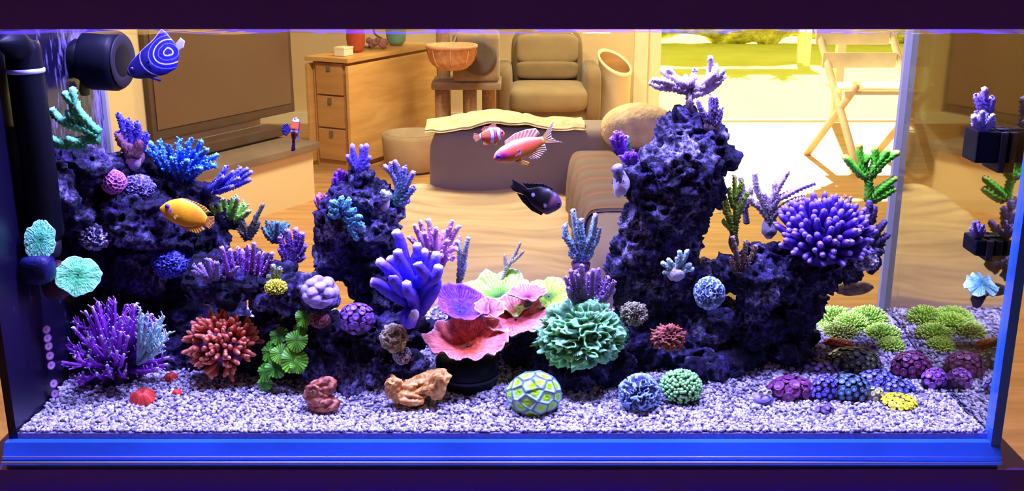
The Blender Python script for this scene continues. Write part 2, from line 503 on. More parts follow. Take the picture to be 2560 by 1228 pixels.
# folding garden chair
def bar(g, a, b, w=0.03, t=0.03):
    return tube([a, b], [w / 2, w / 2], 6, g=g, step=0.2, cap=False)
fc = thing('folding_chair', (2.16, 5.2, FLOOR), 'pale wooden folding chair standing in the sun by the glass door', 'chair')
fo = np.array(fc.location)
def L3(x, y, z): return fo + np.array([x, y, z])
for sx in (-0.22, 0.22):
    gob('back_post', bar(G(), L3(sx + 0.10, -0.28, 0), L3(sx - 0.12, 0.24, 0.95), 0.045), M_OUTW, fc, fo)
    gob('front_leg', bar(G(), L3(sx - 0.06, 0.26, 0), L3(sx + 0.06, -0.22, 0.5), 0.045), M_OUTW, fc, fo)
for k in range(5):
    boxo('seat_slat', L3(0.0, -0.18 + 0.085 * k, 0.46), (0.44, 0.065, 0.02), M_OUTW, fc, org=fo)
for k in range(3):
    z = 0.62 + 0.13 * k
    boxo('back_slat', L3(-0.07 - 0.03 * k, 0.05 + 0.07 * k, z), (0.44, 0.02, 0.09), M_OUTW, fc, org=fo)
# tilted TV wall and low bench at the left
A = np.array([-1.02, 4.30]); DV = np.array([-0.50, -0.866]); NV = np.array([0.866, -0.50])
ANG = math.atan2(DV[1], DV[0])
def LW(s, d, z): # along the bench (towards the tank), out from its front edge, height
    p = A + DV * s + NV * d
    return np.array([p[0], p[1], z])
BT = FLOOR + 0.31
M_SLATE = mat('slate_ledge', (0.20, 0.145, 0.11), rough=0.55, var=0.2, vscale=5, bump=0.1)
M_TV = mat('dark_screen', (0.13, 0.075, 0.05), rough=0.22, spec=0.5, var=0.12, vscale=1.2)
M_TVF = mat('screen_bezel', (0.09, 0.055, 0.04), rough=0.4)
struct(boxo('wall_alcove', LW(1.75, -0.45, (FLOOR + ZC) / 2), (3.5, 0.14, ZC - FLOOR), M_WALL, rz=ANG))
b = thing('hearth_bench', LW(1.3, -0.18, FLOOR), 'low cream bench with dark slate ledge under the dark screen', 'bench')
bo = np.array(b.location)
boxo('plinth', LW(1.3, -0.19, FLOOR + 0.135), (2.56, 0.36, 0.27), M_WALL, b, rz=ANG, org=bo)
boxo('ledge', LW(1.3, -0.18, FLOOR + 0.29), (2.62, 0.40, 0.04), M_SLATE, b, rz=ANG, org=bo, bev=0.006)
wp = LW(0, -0.335, 0); n3 = np.array([NV[0], NV[1], 0])
c0 = PL(742, 300, wp, n3); c1 = PL(385, 330, wp, n3)
s0 = np.dot((c0 - LW(0, 0, 0))[:2], DV); s1 = np.dot((c1 - LW(0, 0, 0))[:2], DV)
tz0 = (c0[2] + c1[2]) / 2; tz1 = tz0 + 0.86
t = thing('television', LW((s0 + s1) / 2, -0.36, tz0), 'large dark brown flat screen on the cream wall behind the tank', 'television')
to = np.array(t.location)
boxo('bezel', LW((s0 + s1) / 2, -0.36, (tz0 + tz1) / 2), (s1 - s0, 0.03, tz1 - tz0), M_TVF, t, rz=ANG, org=to, bev=0.005)
boxo('screen', LW((s0 + s1) / 2, -0.343, (tz0 + tz1) / 2 + 0.01), (s1 - s0 - 0.06, 0.006, tz1 - tz0 - 0.08), M_TV, t, rz=ANG, org=to)
c2 = PL(672, 320, wp, n3); s2 = np.dot((c2 - LW(0, 0, 0))[:2], DV)
t = thing('media_box', LW((s2 + s1) / 2, -0.28, BT), 'flat dark media box on the slate ledge below the screen', 'media box')
to = np.array(t.location)
boxo('housing', LW((s2 + s1) / 2, -0.28, BT + 0.036), (s1 - s2, 0.12, 0.05), M_TVF, t, rz=ANG, org=to, bev=0.006)
boxo('foot', LW((s2 + s1) / 2, -0.28, BT + 0.005), (s1 - s2 - 0.1, 0.10, 0.01), M_BLACKM, t, rz=ANG, org=to)

# pine gate-leg table with drawers in its end
M_PINE = mat_wood('pine_veneer', (0.62, 0.34, 0.10), (0.78, 0.47, 0.17), (1, 1, 8), 0.45)
M_PINED = mat_wood('pine_end_grain', (0.50, 0.26, 0.08), (0.62, 0.34, 0.12), (1, 1, 8), 0.5)
cz = 6.3; PC = np.array([(880 - 1274) * cz / FPX, (cz - 0.39) / CP + CAM[1]])
LU = np.array([0.46, 0.888]); LV = np.array([-0.888, 0.46]); TA = math.atan2(LU[1], LU[0]); TH = 0.66
def TW(u, v, z):
    p = PC + LU * u + LV * v
    return np.array([p[0], p[1], FLOOR + z])
t = thing('gateleg_table', TW(0.48, 0.15, 0), 'folded pine gate-leg table with three small drawers in its end', 'table')
to = np.array(t.location)
boxo('body', TW(0.48, 0.155, 0.315), (0.90, 0.25, 0.63), M_PINED, t, rz=TA, org=to)
boxo('top', TW(0.48, 0.155, TH - 0.012), (0.98, 0.31, 0.026), M_PINE, t, rz=TA, org=to, bev=0.004)
boxo('leaf', TW(0.48, 0.01, 0.325), (0.98, 0.022, 0.585), M_PINE, t, rz=TA, org=to, bev=0.004)
boxo('leaf', TW(0.48, 0.30, 0.325), (0.98, 0.022, 0.585), M_PINE, t, rz=TA, org=to, bev=0.004)
for k in range(3):
    zc_ = 0.535 - 0.195 * k
    d = boxo('drawer', TW(0.022, 0.155, zc_), (0.02, 0.19, 0.185), M_PINED, t, rz=TA, org=to, bev=0.003)
    boxo('pull', TW(0.009, 0.155, zc_ + 0.065), (0.012, 0.022, 0.034), M_SLATE, d, rz=TA, org=to)
M_RED = mat('red_glaze', (0.50, 0.09, 0.04), rough=0.3); M_TEAL = mat('teal_glaze', (0.22, 0.45, 0.33), rough=0.3)
M_MAUVE = mat('dried_flower', (0.36, 0.17, 0.16), rough=0.9, var=0.4, vscale=40)
v = thing('vase', TW(0.30, 0.16, TH + 0.001), 'tall dull red vase on the pine table', 'vase')
gob('body', lathe([(0.03, 0), (0.05, 0.02), (0.058, 0.09), (0.05, 0.17), (0.032, 0.21), (0.036, 0.25), (0.028, 0.25), (0.025, 0.2)], 20), M_RED, v)
gob('collar', lathe([(0.0335, 0.205), (0.038, 0.21), (0.0335, 0.216)], 20, cap=False), M_TRIM, v)
v = thing('jug', TW(0.74, 0.16, TH + 0.001), 'round teal jug with a bronze wire handle on the pine table', 'jug')
gob('body', lathe([(0.035, 0), (0.06, 0.03), (0.066, 0.09), (0.055, 0.15), (0.03, 0.18), (0.036, 0.20), (0.03, 0.2)], 22), M_TEAL, v)
gob('handle', tube([(-0.05, -0.02, 0.17), (-0.12, -0.05, 0.15), (-0.13, -0.05, 0.08), (-0.06, -0.02, 0.03)], [0.006], 6), M_SLATE, v)
v = thing('dried_bouquet', TW(0.52, 0.14, TH + 0.001), 'dry mauve flower bunch lying between the vase and the jug', 'bouquet')
gf = G()
for k in range(14):
    a = rng.random() * 6.28; q = rng.random()
    blob((0.09 * q * math.cos(a), 0.05 * math.sin(a), 0.022 + 0.03 * rng.random()), (0.022, 0.022, 0.02), gf, nu=8, nv=6)
v2 = gob('flower_heads', gf, M_MAUVE, v); v2['kind'] = 'stuff'
gob('stems', tube([(-0.05, 0, 0.01), (-0.16, 0.02, 0.012)], [0.008], 6), M_SLATE, v)
v = thing('paper_box', TW(0.12, 0.12, TH + 0.001), 'small white paper box at the near end of the pine table', 'box')
boxo('box_body', TW(0.12, 0.12, TH + 0.023), (0.09, 0.07, 0.04), M_TRIM, v, rz=TA, org=np.array(v.location))
boxo('lid', TW(0.12, 0.12, TH + 0.047), (0.094, 0.074, 0.012), M_TRIM, v, rz=TA, org=np.array(v.location))

# cat tree
M_PLUSH = mat('grey_plush', (0.30, 0.22, 0.14), rough=0.95, var=0.15, vscale=20, bump=0.3, bscale=180, sheen=0.3)
M_HOLE_SHADE = mat('cubby_hole_shade', (0.13, 0.10, 0.085), rough=0.95, var=0.15, vscale=20)  # shade of the cubby opening, painted as a dark disc
M_SISAL = mat('sisal_post', (0.42, 0.27, 0.14), rough=0.9, var=0.2, vscale=60, bump=0.4, bscale=120)
M_WICK = mat('peach_wicker', (0.66, 0.34, 0.17), rough=0.8, var=0.2, vscale=40, bump=0.6, bscale=90)
cyw = 5.36
ct = thing('cat_tree', (-0.27, cyw, FLOOR), 'grey plush cat tree with posts and platforms beside the pine table', 'cat tree')
co = np.array(ct.location)
boxo('base_board', co + [0, 0, 0.025], (0.42, 0.34, 0.05), M_PLUSH, ct, bev=0.015, org=co)
for x, y, z0, z1 in ((-0.15, 0.1, 0.05, 1.25), (0.13, 0.1, 0.05, 1.25), (0.02, -0.11, 0.05, 0.45), (-0.15, -0.11, 0.05, 0.45)):
    gob('post', lathe([(0.042, z0), (0.042, z1)], 16, co + [x, y, 0]), M_SISAL, ct, co)
boxo('platform', co + [0, 0, 0.47], (0.42, 0.34, 0.045), M_PLUSH, ct, bev=0.015, org=co)
boxo('platform', co + [-0.02, 0.06, 1.27], (0.40, 0.30, 0.045), M_PLUSH, ct, bev=0.015, org=co)
cub = boxo('cubby', co + [0.06, -0.03, 0.640], (0.28, 0.28, 0.29), M_PLUSH, ct, bev=0.04, org=co, smooth_=True)
gob('cubby_hole', lathe([(0.085, 0), (0.105, -0.004), (0.105, -0.02), (0.08, -0.02)], 24, co + [0.08, -0.165, 0.645], (0, 1, 0)), M_HOLE_SHADE, cub, co)
c = P(1129, 118, 4.98); k = mpp(c)
bk = thing('wicker_basket', c + [0, 0, -0.13], 'peach wicker bowl basket hooked on the cat tree', 'basket')
gob('bowl', lathe([(0.04, 0), (0.09, 0.012), (0.128, 0.06), (0.142, 0.125), (0.150, 0.13), (0.150, 0.145), (0.136, 0.145), (0.12, 0.06), (0.08, 0.03), (0.02, 0.025)], 28), M_WICK, bk)
for q in range(8):
    a = q * math.pi / 4
    gob('rib', tube([(0.06 * math.cos(a), 0.06 * math.sin(a), 0.003), (0.12 * math.cos(a), 0.12 * math.sin(a), 0.045), (0.146 * math.cos(a), 0.146 * math.sin(a), 0.13)], [0.005], 5, step=0.03), M_WICK, bk)
gob('hook', tube([(0.0, 0.14, 0.13), (0.02, 0.24, 0.18), (0.03, 0.36, 0.12)], [0.008], 6), M_SLATE, bk)

# armchair
M_OLIVE = mat('olive_brown_upholstery', (0.27, 0.19, 0.09), rough=0.9, var=0.12, vscale=6, bump=0.2, bscale=150, sheen=0.2)
M_OLIVE2 = mat('worn_olive_upholstery', (0.35, 0.26, 0.13), rough=0.9, var=0.12, vscale=6, bump=0.2, bscale=150, sheen=0.2)
ac = thing('armchair', (0.245, 5.98, FLOOR), 'olive brown upholstered armchair facing the tank in front of the back wall', 'armchair')
ao = np.array(ac.location)
def soft(name, c, r, m, parent, org, power=0.45, rz=0.0, nu=32, nv=18):
    return gob(name, blob(c, r, nu=nu, nv=nv, power=power, rz=rz), m, parent, org)
soft('backrest', ao + [0, 0.22, 0.45], (0.245, 0.10, 0.27), M_OLIVE, ac, ao, 0.35)
soft('head_cushion', ao + [0, 0.11, 0.60], (0.21, 0.05, 0.10), M_OLIVE2, ac, ao, 0.4)
soft('lumbar_cushion', ao + [0, 0.10, 0.46], (0.21, 0.06, 0.06), M_OLIVE, ac, ao, 0.4)
soft('seat_cushion', ao + [0, -0.08, 0.31], (0.27, 0.27, 0.085), M_OLIVE2, ac, ao, 0.45)
soft('frame', ao + [0, 0.0, 0.18], (0.28, 0.28, 0.10), M_OLIVE, ac, ao, 0.3)
for sx in (-1, 1):
    soft('armrest', ao + [sx * 0.29, -0.02, 0.33], (0.055, 0.27, 0.19), M_OLIVE, ac, ao, 0.4)
    for sy in (-0.2, 0.2):
        gob('leg', lathe([(0.018, 0), (0.025, 0.1)], 10, ao + [sx * 0.22, sy, 0]), M_SLATE, ac, ao)

# tall cream bin with a slanted rim
bn = thing('cream_bin', (0.725, 6.30, FLOOR), 'tall cream cylinder bin with slanted open rim beside the door trim', 'bin')
gb = lathe([(0.105, 0), (0.11, 0.02), (0.115, 0.46), (0.122, 0.47), (0.122, 0.49), (0.108, 0.49), (0.1, 0.42), (0.1, 0.25), (0.02, 0.24)], 32)
vv = gb.v[0]; vv[:, 2] -= np.where(vv[:, 2] > 0.40, 0.42 * vv[:, 0] - 0.50 * vv[:, 1], 0) 
gob('bin_body', gb, M_TRIM, bn)
gl_ = lathe([(0.105, 0.478), (0.099, 0.42), (0.099, 0.28)], 32, cap=False); v_ = gl_.v[0]; v_[:, 2] -= np.where(v_[:, 2] > 0.40, 0.42 * v_[:, 0] - 0.50 * v_[:, 1], 0)
gob('inner_shade', gl_, M_PINED, bn)  # added dark lining painted for the shadow inside the bin
gob('base_ring', lathe([(0.108, 0), (0.118, 0.004), (0.118, 0.03), (0.110, 0.034)], 32, cap=False), M_TRIM, bn)
# round tub
M_TUB = mat('beige_felt', (0.50, 0.38, 0.24), rough=0.95, var=0.1, bump=0.2, bscale=150)
c = S(1032, 425, FLOOR)
tu = thing('pet_bed', c, 'round beige felt tub bed on the floor by the pine table', 'pet bed')
gob('tub_wall', lathe([(0.13, 0), (0.165, 0.02), (0.178, 0.2), (0.175, 0.225), (0.155, 0.225), (0.14, 0.1), (0.02, 0.08)], 36), M_TUB, tu)
soft('cushion', (0, 0, 0.13), (0.145, 0.145, 0.05), M_OLIVE2, tu, np.zeros(3), 0.7)

# sofa with throw, cushion and checked blanket
M_SOFA = mat('grey_brown_upholstery', (0.25, 0.195, 0.165), rough=0.92, var=0.1, vscale=5, bump=0.2, bscale=150, sheen=0.2)
M_THROW = mat_wood('tan_striped_throw', (0.42, 0.30, 0.18), (0.66, 0.50, 0.28), (0.8, 5, 5), 0.9)
M_CREAM = mat('cream_knit', (0.70, 0.55, 0.30), rough=0.95, var=0.2, vscale=25, bump=0.6, bscale=60, dist=0.01)
sf = thing('sofa', (0.10, 2.15, FLOOR), 'grey brown chaise sofa with deep seat behind the tank', 'sofa')
so = np.array(sf.location)
SX0, SX1 = -0.31, 0.62
soft('backrest', np.array([(SX0 + SX1) / 2, 2.86, FLOOR + 0.39]), ((SX1 - SX0) / 2, 0.13, 0.27), M_SOFA, sf, so, 0.25, nu=48, nv=24)
soft('seat_base', np.array([0.02, 2.12, FLOOR + 0.22]), (0.40, 0.66, 0.19), M_SOFA, sf, so, 0.25)
soft('armrest', np.array([0.36, 2.05, FLOOR + 0.34]), (0.15, 0.72, 0.27), M_SOFA, sf, so, 0.3)
for x, y in ((-0.28, 1.6), (0.40, 1.5), (-0.24, 2.85), (0.54, 2.85)):
    gob('foot', lathe([(0.025, 0), (0.03, 0.16)], 10, (x, y, FLOOR)), M_SLATE, sf, so)
def cloth(nx, ny, fn):
    a, b = np.meshgrid(np.linspace(0, 1, nx), np.linspace(0, 1, ny))
    V = fn(a.ravel(), b.ravel())
    i = np.arange(ny - 1)[:, None] * nx; j = np.arange(nx - 1)[None]
    Q = np.stack([i + j, i + j + 1, i + nx + j + 1, i + nx + j], -1).reshape(-1, 4)
    g = G().add(V, Q)
    n = len(V); V2 = V - np.array([0, 0.006, 0.008])
    g.add(V2, Q[:, ::-1])
    e = np.concatenate([np.arange(nx - 1), nx * np.arange(1, ny) - 1, n - 1 - np.arange(nx - 1), nx * np.arange(ny - 1, 0, -1)])
    e2 = np.roll(e, -1)
    g.q.append(np.stack([e, e2, e2 + n, e + n], 1))
    return g
def throw_fn(a, b):
    x = -0.43 + 0.72 * a; y = 2.76 - 1.34 * b
    z = FLOOR + 0.428 + 0.012 * np.sin(9 * b + 3 * np.sin(4 * a)) + 0.008 * fbm(np.stack([x * 5, y * 5, x * 0], 1), 2, 4)
    over = np.clip(1.47 - y, 0, 1); z = z - over * 3.0
    lft = np.clip(-0.40 - x, 0, 1); z = z - lft * 4
    return np.stack([x, y, z], 1)
th = thing('throw_blanket', (0, 2.1, FLOOR + 0.43), 'tan striped throw spread over the sofa seat', 'throw')
gob('cloth', cloth(50, 70, throw_fn), M_THROW, th, np.array(th.location))
gfr = G()
for q in range(24):
    x = -0.40 + 0.69 * q / 23
    tube([(x, 1.415, FLOOR + 0.26), (x, 1.412, FLOOR + 0.20)], [0.006], 5, g=gfr, step=0.03)
tag(gob('fringe', gfr, M_THROW, th, np.array(th.location)), kind='stuff')
def roll_fn(a, b):
    x = SX0 - 0.01 + 0.60 * a; t = (b - 0.5) * 1.7
    z = FLOOR + 0.643 + 0.03 * np.cos(t) - 0.10 * np.clip(np.abs(t) - 0.9, 0, 1) + 0.012 * fbm(np.stack([x * 14, t * 3, t * 0], 1), 2, 8) + 0.03 * np.exp(-((a - 0.45) / 0.2) ** 2)
    return np.stack([x, 2.86 + 0.17 * np.sin(t * 0.9), z], 1)
th = thing('knit_throw', (-0.1, 2.86, FLOOR + 0.66), 'crumpled cream knit throw along the top of the sofa back', 'throw')
gob('cloth', cloth(60, 24, roll_fn), M_CREAM, th, np.array(th.location))
cu = thing('sofa_cushion', (0.46, 2.58, FLOOR + 0.615), 'rounded beige cushion propped on the sofa armrest against the back', 'cushion')
gob('pad', blob((0, 0, 0.075), (0.135, 0.10, 0.075), nu=36, nv=20, power=0.8, disp=lambda D: 0.25 * np.clip(D[:, 2], 0, 1) * (1 - np.abs(D[:, 0]))), M_CREAM, cu)
gob('piping', lathe([(0.133, 0.069), (0.138, 0.075), (0.133, 0.081)], 36, cap=False), M_OLIVE, cu)
cu.children[1].scale = (1, 0.72, 1)
def mat_plaid():
    m = bpy.data.materials.new('red_check_wool'); nt, N, L = nodes_of(m); b = N['Principled BSDF']; b.inputs['Roughness'].default_value = 0.95
    tc = N.new('ShaderNodeTexCoord'); w1 = N.new('ShaderNodeTexWave'); w1.inputs['Scale'].default_value = 5; w1.bands_direction = 'Y'; w1.inputs['Distortion'].default_value = 1.5
    cr = N.new('ShaderNodeValToRGB'); cr.color_ramp.elements[0].color = (0.20, 0.155, 0.115, 1); cr.color_ramp.elements[1].color = (0.25, 0.12, 0.085, 1); cr.color_ramp.elements[0].position = 0.45
    L.new(tc.outputs['Object'], w1.inputs['Vector']); L.new(w1.outputs['Fac'], cr.inputs['Fac']); L.new(cr.outputs['Color'], b.inputs['Base Color'])
    return m
def plaid_fn(a, b):
    ph = -2.0 + 3.1 * a; f = lambda x: np.sign(x) * np.abs(x) ** 0.3
    x = 0.36 + 0.160 * f(np.sin(ph)); z = FLOOR + 0.34 + 0.280 * f(np.cos(ph))
    y = 2.50 - 0.80 * b - 0.05 * np.sin(5 * a + 1) + 0.02 * np.sin(17 * a)
    w = 0.006 * np.sin(b * 26 + 4 * a)
    return np.stack([x + w * np.sin(ph), y, z + np.abs(w)], 1)
bl = thing('checked_blanket', (0.40, 2.15, FLOOR + 0.62), 'red and green checked blanket over the sofa armrest', 'blanket')
gob('cloth', cloth(30, 60, plaid_fn), mat_plaid(), bl, np.array(bl.location))
# fittings for the added ceiling lights
M_SHADE = mat('opal_shade', (0.85, 0.8, 0.7), rough=0.5)
for k, (lx, ly) in enumerate(((-0.4, 3.2), (0.6, 5.2))):
    c = thing('added_ceiling_lamp', (lx, ly, ZC), ('added round ceiling lamp above the sofa', 'added round ceiling lamp above the armchair')[k], 'lamp')
    gob('canopy', lathe([(0.30, -0.03), (0.31, -0.02), (0.31, 0.0)], 32), M_SHADE, c)
    gob('rim', lathe([(0.30, -0.05), (0.315, -0.05), (0.315, -0.03), (0.30, -0.03)], 32, cap=False), M_TRIM, c)

# ------------------------------------------------------------------ the tank
TX0, TX1, TY0, TY1, TZ0, TZ1 = -0.606, 0.594, 0.0, 0.40, -0.008, 0.494
M_GLASS = mat_glass('tank_glass', (0.97, 0.98, 1.0), 0.02)
M_MIRR = mat_glass('side_glass_inner_reflection', (0.5, 0.5, 0.42), 0.72, 0.03, gcol=(0.80, 0.80, 0.62))
M_WATER = mat_glass('water_surface', (0.93, 0.96, 1.0), 0.25, 0.05, 0.3)
M_BLUEG = mat('led_lit_edge', (0.035, 0.17, 0.98), rough=0.15, var=0.25, vscale=5, spec=0.6)  # lamp light carried by the clear glass is put into this blue
M_EDGE = mat('polished_glass_edge', (0.55, 0.62, 0.95), rough=0.12, var=0.1)
M_SEAM = mat('clear_silicone', (0.34, 0.34, 0.28), rough=0.3, var=0.08)
M_NAVY = mat('navy_lacquer', (0.10, 0.035, 0.45), rough=0.45, var=0.05)
tank = thing('aquarium', (0, 0.2, -0.03), 'long rectangular reef aquarium filling the picture', 'aquarium')
tk = np.array(tank.location)
cx = (TX0 + TX1) / 2; wx = TX1 - TX0; cyy = (TY0 + TY1) / 2
zz = (TZ0 + TZ1) / 2; hz = TZ1 - TZ0
def plane(name, pts, m, parent, org):
    return gob(name, G().add(np.asarray(pts, float), [[0, 1, 2, 3]]), m, parent, org, flat=True)
boxo('front_pane', (cx, -0.006, zz), (wx + 0.024, 0.010, hz), M_GLASS, tank, org=tk)
boxo('back_pane', (cx, TY1 + 0.006, zz), (wx + 0.024, 0.010, hz), M_GLASS, tank, org=tk)
boxo('side_pane', (TX1 + 0.006, cyy, zz), (0.010, TY1 - TY0, hz), M_MIRR, tank, org=tk)
# left pane carries a coralline film
def mat_film():
    m = bpy.data.materials.new('coralline_film'); nt, N, L = nodes_of(m); b = N['Principled BSDF']; b.inputs['Roughness'].default_value = 0.35
    tc = N.new('ShaderNodeTexCoord'); mp = N.new('ShaderNodeMapping'); mp.inputs['Scale'].default_value = (1, 1, 0.35)
    nz = N.new('ShaderNodeTexNoise'); nz.inputs['Scale'].default_value = 90; nz.inputs['Detail'].default_value = 6; nz.inputs['Roughness'].default_value = 0.65
    cr = N.new('ShaderNodeValToRGB'); e = cr.color_ramp.elements
    e[0].position = 0.42; e[0].color = (0.004, 0.003, 0.02, 1); e[1].position = 0.66; e[1].color = (0.30, 0.26, 0.55, 1)
    L.new(tc.outputs['Object'], mp.inputs[0]); L.new(mp.outputs[0], nz.inputs['Vector']); sx = N.new('ShaderNodeSeparateXYZ'); L.new(tc.outputs['Object'], sx.inputs[0])
    mr = N.new('ShaderNodeMapRange'); mr.inputs['From Min'].default_value = -0.06; mr.inputs['From Max'].default_value = 0.10; mr.inputs['To Min'].default_value = -0.25; mr.inputs['To Max'].default_value = 0.0
    L.new(sx.outputs['Y'], mr.inputs['Value'])
    ad = N.new('ShaderNodeMath'); ad.operation = 'ADD'; L.new(nz.outputs['Fac'], ad.inputs[0]); L.new(mr.outputs['Result'], ad.inputs[1])
    L.new(ad.outputs[0], cr.inputs[0]); L.new(cr.outputs[0], b.inputs['Base Color'])
    return m
boxo('side_pane', (TX0 - 0.006, cyy, zz), (0.010, TY1 - TY0, hz), mat_film(), tank, org=tk)['label'] = 'left pane with mottled coralline film'
g = G(); zb, zt, yf = -0.030, -0.008, -0.024  # front lip sloped to catch light from the lamps above
V = [[TX0 - .012, yf, zb], [TX1 + .012, yf, zb], [TX1 + .012, -0.011, zt + .002], [TX0 - .012, -0.011, zt + .002], [TX0 - .012, TY1 + .012, zb], [TX1 + .012, TY1 + .012, zb], [TX1 + .012, TY1 + .012, zt], [TX0 - .012, TY1 + .012, zt]]
g.add(V, [[0, 1, 2, 3], [3, 2, 6, 7], [4, 7, 6, 5], [0, 4, 5, 1], [1, 5, 6, 2], [0, 3, 7, 4]])
gob('bottom_pane', g, M_BLUEG, tank, tk, flat=True)
gob('edge_glint', tube([(TX0 - .012, yf - .001, zb + .004), (TX1 + .012, yf - .001, zb + .004)], [0.0016], 6, step=0.3), M_EDGE, tank, tk)  # added pale tubes stand in for highlights along the glass edge
gob('edge_glint', tube([(TX0 - .012, yf + .0028, zb + .0095), (TX1 + .012, yf + .0028, zb + .0095)], [0.0009], 6, step=0.3), M_EDGE, tank, tk)
boxo('silicone_seam', (TX1 - 0.003, TY1 - 0.005, zz + 0.012), (0.010, 0.010, hz - 0.03), M_SEAM, tank, org=tk)
boxo('silicone_seam', (TX0 + 0.002, TY1 - 0.004, zz), (0.006, 0.010, hz), M_SEAM, tank, org=tk)
boxo('silicone_seam', (TX1 + 0.006, -0.003, zz), (0.012, 0.020, hz), M_BLUEG, tank, org=tk)  # front edge of the right pane, blue lamp light put in its colour
for c_, s_ in (((cx, -0.004, TZ1 + 0.017), (wx + 0.04, 0.024, 0.034)), ((cx, TY1 + 0.004, TZ1 + 0.017), (wx + 0.04, 0.024, 0.034)),
               ((TX0 - 0.008, cyy, TZ1 + 0.017), (0.024, TY1 - TY0 - 0.02, 0.034)), ((TX1 + 0.008, cyy, TZ1 + 0.017), (0.024, TY1 - TY0 - 0.02, 0.034))):
    boxo('top_rim', c_, s_, M_NAVY, tank, org=tk, bev=0.003)
wtr = thing('tank_water', (cx, cyy, 0.488), 'clear water surface just below the tank rim', 'water')
n = 60
a, b_ = np.meshgrid(np.linspace(TX0 + .001, TX1 - .001, n), np.linspace(TY0 + .001, TY1 - .001, 24))
V = np.stack([a.ravel(), b_.ravel(), 0.488 + 0.0012 * fbm(np.stack([a.ravel() * 30, b_.ravel() * 30, a.ravel() * 0], 1), 2, 2)], 1)
i = np.arange(23)[:, None] * n; j = np.arange(n - 1)[None]
gob('water_surface', G().add(V, np.stack([i + j, i + j + 1, i + n + j + 1, i + n + j], -1).reshape(-1, 4)), M_WATER, wtr, np.array(wtr.location))
# stand
st = thing('aquarium_stand', (cx, cyy, FLOOR), 'dark indigo cabinet carrying the aquarium', 'cabinet')
sto = np.array(st.location)
boxo('carcass', (cx, cyy + 0.005, (FLOOR - 0.036) / 2), (wx + 0.10, TY1 + 0.06, -0.036 - FLOOR), M_NAVY, st, org=sto)
boxo('mat', (cx, cyy, -0.033), (wx + 0.02, TY1 + 0.035, 0.006), mat('grey_foam', (0.35, 0.3, 0.28), rough=0.9), st, org=sto)
for k in range(3):
    d = boxo('door', (cx - 0.42 + 0.42 * k, -0.036, (FLOOR - 0.05) / 2 + 0.02), (0.41, 0.018, 0.64), M_NAVY, st, org=sto, bev=0.003)
    boxo('handle', (cx - 0.42 + 0.42 * k + 0.16, -0.05, -0.25), (0.012, 0.012, 0.12), M_BLACK, d, org=sto)
# reef lights
for k, lx in enumerate(LED_X):
    f = thing('reef_lamp', (lx, 0.14, 1.05), ('left', 'middle', 'right')[k] + ' black reef lamp hung above the tank', 'lamp')
    fo = np.array(f.location)
    boxo('housing', fo + [0, 0, 0.025], (0.22, 0.16, 0.04), M_BLACK, f, org=fo, bev=0.008)
    for sx in (-0.09, 0.09):
        gob('cable', tube([fo + [sx, 0, 0.045], fo + [sx, 0, ZC - 1.052]], [0.0012], 5, step=0.5, cap=False), M_EDGE, f, fo)

# ------------------------------------------------------------------ sand bed
def sand_h(x, y):
    q = np.stack([x * 9, y * 9, x * 0], 1)
    return 0.003 + 0.006 * fbm(q, 2, 21) * smooth(0.0, 0.06, y) + 0.016 * smooth(0.05, 0.35, y)
def SP_(px, py):
    """sand point under a photograph pixel"""
    z = 0.004
    for _ in range(4):
        p = S(px, py, z)
        z = float(sand_h(np.array([p[0]]), np.array([p[1]]))[0])
    return S(px, py, z)
M_SAND = mat('coral_gravel', attr=True, rough=0.8, var=0.2, vscale=200, bump=0.3, bscale=500)
sb = thing('sand_bed', (cx, cyy, 0.0), 'white crushed coral sand bed covering the tank floor', 'sand')
n, m_ = 200, 70
a, b_ = np.meshgrid(np.linspace(TX0, TX1, n), np.linspace(TY0, TY1, m_)); a = a.ravel(); b_ = b_.ravel()
V = np.stack([a, b_, sand_h(a, b_) - 0.002], 1)
i = np.arange(m_ - 1)[:, None] * n; j = np.arange(n - 1)[None]
g = G().add(V, np.stack([i + j, i + j + 1, i + n + j + 1, i + n + j], -1).reshape(-1, 4), C=(0.20, 0.18, 0.30))
V2 = np.array([[TX0, 0.0005, -0.008], [TX1, 0.0005, -0.008]])
fr = np.concatenate([V[:n], V[:n] * [1, 1, 0] + [0, 0, -0.008]])
jj = np.arange(n - 1)
g.add(fr, np.stack([jj, jj + n, jj + n + 1, jj + 1], 1), C=(0.42, 0.38, 0.42))
tag(gob('substrate', g, M_SAND, sb, np.array(sb.location)), kind='stuff')
ico = bmesh.new(); bmesh.ops.create_icosphere(ico, subdivisions=1, radius=1.0)
ico.verts.ensure_lookup_table()
IV = np.array([v.co[:] for v in ico.verts]); IT = np.array([[v.index for v in f.verts] for f in ico.faces]); ico.free()
NG = 30000
yy = rng.random(NG) ** 1.25 * (TY1 - TY0 - 0.004) + 0.002
xx = rng.random(NG) * wx * 0.998 + TX0 + 0.001
R = rng.random((NG, 3)) * 0.0016 + 0.0014
R[:, 0] *= 1 + 0.8 * (rng.random(NG) < 0.4)
th_ = rng.random(NG) * 6.283; ti = (rng.random(NG) - 0.5) * 1.6
loc = IV[None] * R[:, None] * (1 + 0.25 * (rng.random((NG, 12, 1)) - 0.5))
xz = loc[..., 0] * np.cos(ti)[:, None] - loc[..., 2] * np.sin(ti)[:, None]; z_ = loc[..., 0] * np.sin(ti)[:, None] + loc[..., 2] * np.cos(ti)[:, None]
x_ = xz * np.cos(th_)[:, None] - loc[..., 1] * np.sin(th_)[:, None]; y_ = xz * np.sin(th_)[:, None] + loc[..., 1] * np.cos(th_)[:, None]
V = np.stack([np.clip(x_ + xx[:, None], TX0, TX1), np.clip(y_ + yy[:, None], 0.0002, TY1), z_ + (sand_h(xx, yy) - 0.0005 + 0.0012 * rng.random(NG))[:, None]], -1).reshape(-1, 3)
